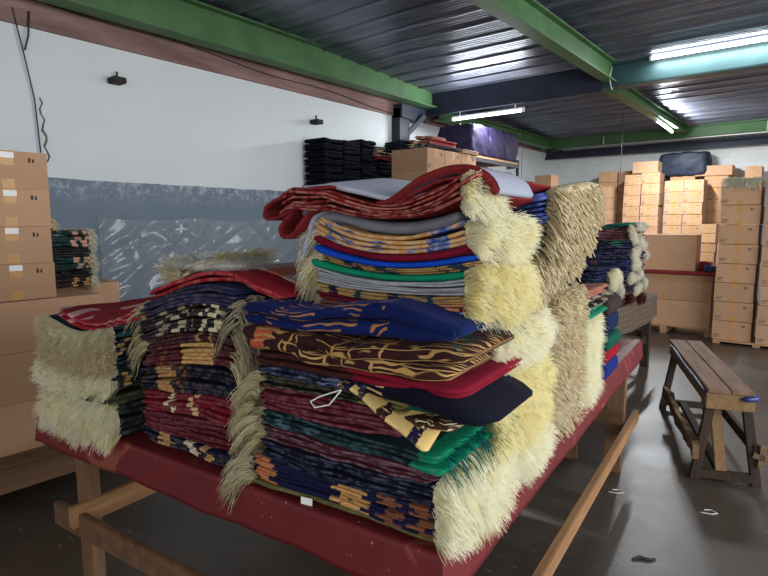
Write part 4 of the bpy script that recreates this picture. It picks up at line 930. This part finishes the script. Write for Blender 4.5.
ck3 = t.n('TexWave', bands_direction='Y'); ck3.inputs['Scale'].default_value = 5; t.l(co, ck3.inputs['Vector'])
c = t.mix(t.math('MULTIPLY', ck3.outputs[1], .6), C8(84, 70, 60), C8(124, 108, 92)); c = t.mix(t.math('MULTIPLY', ck2.outputs[1], .4), c, C8(70, 56, 50)); t.color(c); M_plaid = t.m
yy = np.linspace(-1.29, 1.27, 90); prof2 = [(-.64, .56), (-.63, .70), (-.62, .79), (-.60, .795)] + [(x, .795) for x in np.linspace(-.5, .5, 9)] + [(.60, .795), (.612, .79), (.62, .72), (.625, .64), (.63, .55)]
Yg = np.tile(yy[:, None], (1, len(prof2))); Xg = np.tile(np.array([p[0] for p in prof2]), (len(yy), 1)); Zg = np.tile(np.array([p[1] for p in prof2]), (len(yy), 1))
Xg = Xg + np.where(Zg < .78, np.sign(Xg) * .010 * np.sin(Yg * 9), 0) + 0; Zg = Zg - np.where(Zg < .6, .02 * np.sin(Yg * 3), 0)
o = link('table_cloth', grid_mesh('table_cloth', Xg, Yg, Zg), M_plaid, None, (-2.05, 5.27, 0), 0, True); tag(o, 'brown plaid cloth hanging over the side of the second table', 'tablecloth')
SF = Frame((-1.45, 5.35, 0), R(2)); S2 = Stack(SF, (-.95, .02), (0, .62), .80, 12)
s2 = [('dark brown rug at the bottom of the second table pile', C8(70, 40, 36), (), .11, 4, Y_BROWN, 500), ('black rug with white pom fringe low in the second table pile', C8(22, 22, 30), (), .12, 5, Y_WHITE, 800),
      ('navy rug with white pom fringe in the second table pile', C8(22, 28, 66), (), .11, 5, Y_WHITE, 800), ('blue and rust edged rug in the second table pile', C8(30, 36, 80), ((.5, .7, C8(120, 70, 60), 60),), .06, 3, Y_WHITE, 500),
      ('dark indigo rug with grey lines in the second table pile', C8(28, 26, 52), (), .12, 5, Y_WHITE, 700), ('green-tasselled rug in the second table pile', C8(34, 30, 54), ((.8, .9, GREEN, 0),), .05, 3, Y_WHITE, 500),
      ('maroon rug with black and yellow zigzags near the top of the second table pile', C8(98, 56, 54), ((.38, .66, BLACK, 0), (.46, .50, C8(220, 210, 120), 0), (.58, .62, C8(220, 210, 120), 0)), .12, 5, Y_WHITE, 700),
      ('thin green rug on top of the second table pile', C8(20, 110, 84), ((.0, .3, C8(60, 130, 120), 0),), .03, 2, Y_WHITE, 300)]
for k, (lab, col, bd, t_, n_, ym, N_) in enumerate(s2):
    i = folded(S2, 'folded_rug', lab, 'rug', rm(col, bd, None, C8(120, 120, 140)), t_, n_, tf=lambda a, b: 1 + .1 * np.clip(a + .5, -1, 1), wav=.006, jit=.015)
    fringe(i, 1, ym, N_ * 2, .062, .0024, .3, 2.2, None, (.2, .8), curl=.4, clumps=4, camt=0)
S3 = Stack(SF, (-.75, -.06), (-.66, -.08), .80, 13)
for k, (lab, col) in enumerate((('black-brown rug at the bottom of the nearer pile on the second table', C8(30, 24, 26)), ('black rug with pale yellow tassels in the nearer pile on the second table', C8(20, 20, 28)), ('navy-black rug with cream tassels on top of the nearer pile on the second table', C8(20, 26, 54)))):
    i = folded(S3, 'folded_rug', lab, 'rug', rm(col, (), None, C8(100, 100, 130)), .125, 5); 
    if k: fringe(i, 1, Y_PUFF if k == 2 else Y_WHITE, 1600, .10, .0018, .5, 1.4, (-.5, -.15), (.2, .8), curl=.3, clumps=3, camt=0)

# ================================================================== DARK BUNDLES, CARTONS AND RACK BY THE LEFT WALL
M_bundle = [rm(C8(11, 12, 22), (), None, C8(30, 33, 46), .3), rm(C8(9, 10, 18), (), None, C8(28, 30, 42), .3)]
WF = Frame((-4.98, 5.10, 0), R(90))   # a along the wall, b into the wall
Bn = None
def bundle_pile(a0, a1, z1, n, where, seed):
    st = Stack(WF, (a0, a1), (0, .36), 0, seed); proto = None; h = z1 / n
    for k in range(n):
        lab = 'black-navy cloth bundle, %s in %s' % (ORD[n - 1 - k] if n - 1 - k < 14 else 'lowest', where)
        if proto is None:
            proto = folded(st, 'cloth_bundle', lab, 'cloth bundle', M_bundle[seed % 2], h, 4, jit=.008, na=16, group='black-navy bundles in ' + where)['o']
        else:
            o = proto.copy(); COL.objects.link(o); o['label'] = lab; o.location.z = k * h; o.location.x += random.Random(seed * 50 + k).uniform(-.012, .012)
bundle_pile(-.02, .32, 2.60, 14, 'the pile nearest the left wall paint line', 21)
bundle_pile(.33, .66, 2.63, 14, 'the second dark pile along the wall', 22)
bundle_pile(.67, 1.0, 2.66, 14, 'the third dark pile along the wall', 23)
bundle_pile(1.01, 1.40, 2.40, 13, 'the fourth dark pile next to the cartons', 24)
XF = Stack(WF, (.92, 1.38), (-.04, .32), 2.41, 30)
for lab, col, bd, t_ in (('red-edged rug sticking out on top of the fourth dark pile', C8(120, 40, 44), (), .05), ('tan and brown striped rug on top of the fourth dark pile', C8(150, 124, 100), ((.1, .3, C8(80, 56, 50), 60),), .09), ('olive-brown folded rug topping the fourth dark pile', C8(96, 90, 72), (), .05)):
    folded(XF, 'folded_rug', lab, 'rug', rm(col, bd, None, None), t_, 3, wav=.008, jit=.02)
# cartons to the right of the dark piles
for c_, (x0, x1, yy0, yy1) in enumerate(((-4.58, -4.02, 5.9, 6.30), (-4.58, -4.02, 6.31, 6.71))):
    for k in range(9):
        carton(((x0 + x1) / 2, (yy0 + yy1) / 2, k * .277), (x1 - x0, yy1 - yy0, .275), 'carton %s in the %s column beside the dark bundles' % (ORD[8 - k], ('nearer', 'farther')[c_]), 'cartons beside the dark bundles', 'x', 0)
for c_ in range(1):
    for k in range(9): carton((-4.30, 6.92, k * .277), (.56, .40, .275), 'carton %s in the last row before the rack' % ORD[8 - k], 'cartons beside the dark bundles', 'x', 0)
PF = Stack(Frame((-4.56, 5.95, 0), 0), (0, .5), (0, .5), 2.495, 31)
for k, (lab, col, a_, b_, t_) in enumerate((('black cloth pile on the left of the carton tops', C8(20, 22, 30), (-.2, .12), (0, .35), .13),)):
    folded(PF, 'folded_cloth', lab, 'cloth', rm(col, (), None, C8(100, 100, 110)), t_, 4, a_, b_, advance=False, jit=.02, wav=.01)
for k, (lab, col, a_, b_, t_) in enumerate((('dark patterned rug lying on the cartons beside the dark bundles', C8(50, 44, 60), (.12, .54), (.05, .75), .06), ('red and white folded rug on top of the dark patterned one on the cartons', C8(150, 60, 62), (.15, .50), (.1, .7), .07), ('small tan and red rug topping the little pile on the cartons', C8(150, 100, 84), (.2, .45), (.15, .5), .05))):
    folded(PF, 'folded_rug', lab, 'rug', rm(col, ((.1, .16, CREAM, 60),), None, CREAM), t_, 3, a_, b_, jit=.02, wav=.01)
i = folded(Stack(Frame((-4.56, 5.95, 0), 0), (0, .5), (.75, 1.2), 2.495, 32), 'folded_rug', 'beige rug hanging over the far carton top', 'rug', rm(C8(176, 152, 128), (), None, CREAM), .05, 3, (.1, .56), (.78, 1.2), jit=.02)
# rack with dark bags
re_ = empty('storage_rack', (-4.55, 8.1, 0)); tag(re_, 'metal storage rack with pale shelf boards by the left wall', 'rack')
M_rack = simple('dark_rack_metal', C8(52, 54, 58), .5, .3, .2, 8, .1)
for sx_ in (-.35, .33):
    for sy_ in (-.78, .78): MB().box(sx_ - .02, sx_ + .02, sy_ - .02, sy_ + .02, 0, 2.60).obj('post', M_rack, re_, bevel=.003)
for zz1 in (2.52, 1.75, .95, .2):
    MB().box(-.37, .35, -.8, .8, zz1, zz1 + .03).obj('shelf_board', M_plank, re_, bevel=.003); MB().box(.33, .352, -.8, .8, zz1 - .06, zz1).obj('shelf_beam', M_rack, re_, bevel=.002)
M_bag2 = simple('indigo_bag_cloth', C8(40, 34, 66), .6, 0, .3, 8, .3)
def sack(label, loc, s, mat=None, rz=0, seed=1, name='cloth_sack', cat='sack', group=None):
    bm = bmesh.new(); bmesh.ops.create_cube(bm, size=2.0); bmesh.ops.subdivide_edges(bm, edges=bm.edges[:], cuts=9, use_grid_fill=True); w1 = snoise(seed, .05); w2 = snoise(seed + 3, .05)
    for v in bm.verts:
        p = v.co.copy(); q = p.normalized() * 1.3; p = p * .72 + q * .28
        p.x += float(w1(p.y * 1.5 + p.z)); p.y += float(w2(p.x * 1.7 - p.z * 1.2)); p.z += float(w1(p.x * 2 + p.y)) * .8
        p.z = max(p.z, -1); v.co = Vector((p.x * s[0] / 2, p.y * s[1] / 2, (p.z + 1) * s[2] / 2))
    me = bpy.data.meshes.new(name); bm.to_mesh(me); bm.free(); o = link(name, me, mat or M_bag2, None, loc, rz, True); tag(o, label, cat, group); return o
sack('large indigo cloth sack on the rack top, nearest the cartons', (-4.52, 7.62, 2.55), (.62, .56, .46), seed=5)
sack('large indigo cloth sack on the rack top, in the middle', (-4.52, 8.14, 2.55), (.62, .54, .47), seed=8)
sack('large indigo cloth sack on the rack top, at the far end', (-4.52, 8.64, 2.55), (.60, .50, .47), seed=13)
sack('dark sack on the second rack shelf, nearer one', (-4.52, 7.75, 1.78), (.62, .64, .62), seed=15); sack('dark sack on the second rack shelf, farther one', (-4.52, 8.45, 1.78), (.62, .64, .60), seed=17)
# small rug pile behind the left cartons
KF = Frame((-3.98, 1.30, 1.122), R(90))
KS = Stack(KF, (0, .46), (0, .4), 0, 40)
for k, (lab, col, bd, t_, ym) in enumerate((('black-red rug at the bottom of the small pile behind the left cartons', C8(50, 24, 26), ((.34, .6, TAN, 60),), .06, Y_WHITE), ('black rug second in the small pile behind the left cartons', BLACK, (), .06, None), ('green rug with white fringe in the small pile behind the left cartons', C8(12, 52, 48), ((.32, .6, C8(200, 160, 130), 90),), .085, Y_WHITE), ('grey-black rug in the small pile behind the left cartons', C8(30, 32, 36), (), .06, None), ('deep green rug with striped pink and white end in the pile behind the left cartons', C8(10, 48, 44), ((.32, .6, C8(210, 160, 140), 90),), .11, Y_WHITE))):
    i = folded(KS, 'folded_rug', lab, 'rug', rm(col, bd, None, C8(90, 90, 90)), t_, 4, jit=.012)
    if ym: fringe(i, 1, ym, 1100, .06, .0018, .5, .8, None, (-.1, 1.1), curl=.3)
i = folded(KS, 'folded_rug', 'short cream-edged patterned rug on top of the small pile behind the left cartons', 'rug', rm(C8(60, 40, 36), ((.1, .3, TAN, 60),), None, CREAM), .08, 4, (0, .24), jit=.012); fringe(i, 1, Y_WHITE, 300, .04, .0022, .6, .8, None, (0, 1), curl=.3)
# ================================================================== THINGS ON THE FAR STACKS
M_bb = simple('blue_black_bag', C8(34, 44, 62), .5, 0, .4, 10, .3)
sack('large blue-black bag bulging on top of the far stacks', (-2.42, 12.7, 2.48), (.85, .5, .46), M_bb, 0, 44, 'cloth_bag', 'bag')
FS = Stack(Frame((-1.15, 8.36, 0), 0), (0, .43), (0, .5), 2.032, 50)
i = folded(FS, 'folded_rug', 'beige fringed rug lying on top of the tall carton stack on the right', 'rug', rm(C8(196, 180, 150), (), None, CREAM), .07, 3, (.02, .42), (.02, .45), jit=.012)
rs = np.random.RandomState(3); N = 900; root = np.stack([rs.uniform(-.2, .2, N), -.215 + rs.uniform(-.01, .02, N), rs.uniform(.02, .08, N)], -1); d = np.stack([rs.normal(0, .5, N), -np.abs(rs.normal(.5, .3, N)), rs.normal(.3, .6, N)], -1); d /= np.linalg.norm(d, axis=1)[:, None]
link('fringe', strand_mesh('fringe', root, d, rs.uniform(.05, .09, N), rs.uniform(.5, 1, N), .003, .3, 5, 3), Y_WHITE, i['o'])
# ================================================================== DEBRIS ON THE FLOOR
for k, (lab, x, y_, s_) in enumerate((('small curled scrap of pale thread on the floor under the brace', -.91, 3.23, .05), ('pale thread lying on the floor in front of the bench', -.45, 3.3, .05))):
    o = MB().tube([(0, 0, .003), (s_, .01, .004), (s_ * 1.5, .04, .003), (s_ * .8, .06, .004), (.01, .04, .003)], .002, 5).obj('thread_scrap', M_paper, None, (x, y_, 0)); tag(o, lab, 'scrap')
o = MB().tube([(0, 0, .004), (.04, .015, .005), (.08, .0, .004), (.11, .01, .004)], [.004, .009, .007, .003], 6).obj('dark_scrap', M_rust, None, (-.62, 2.62, 0), .6); tag(o, 'dark scrap of yarn lying on the floor near the front', 'scrap')
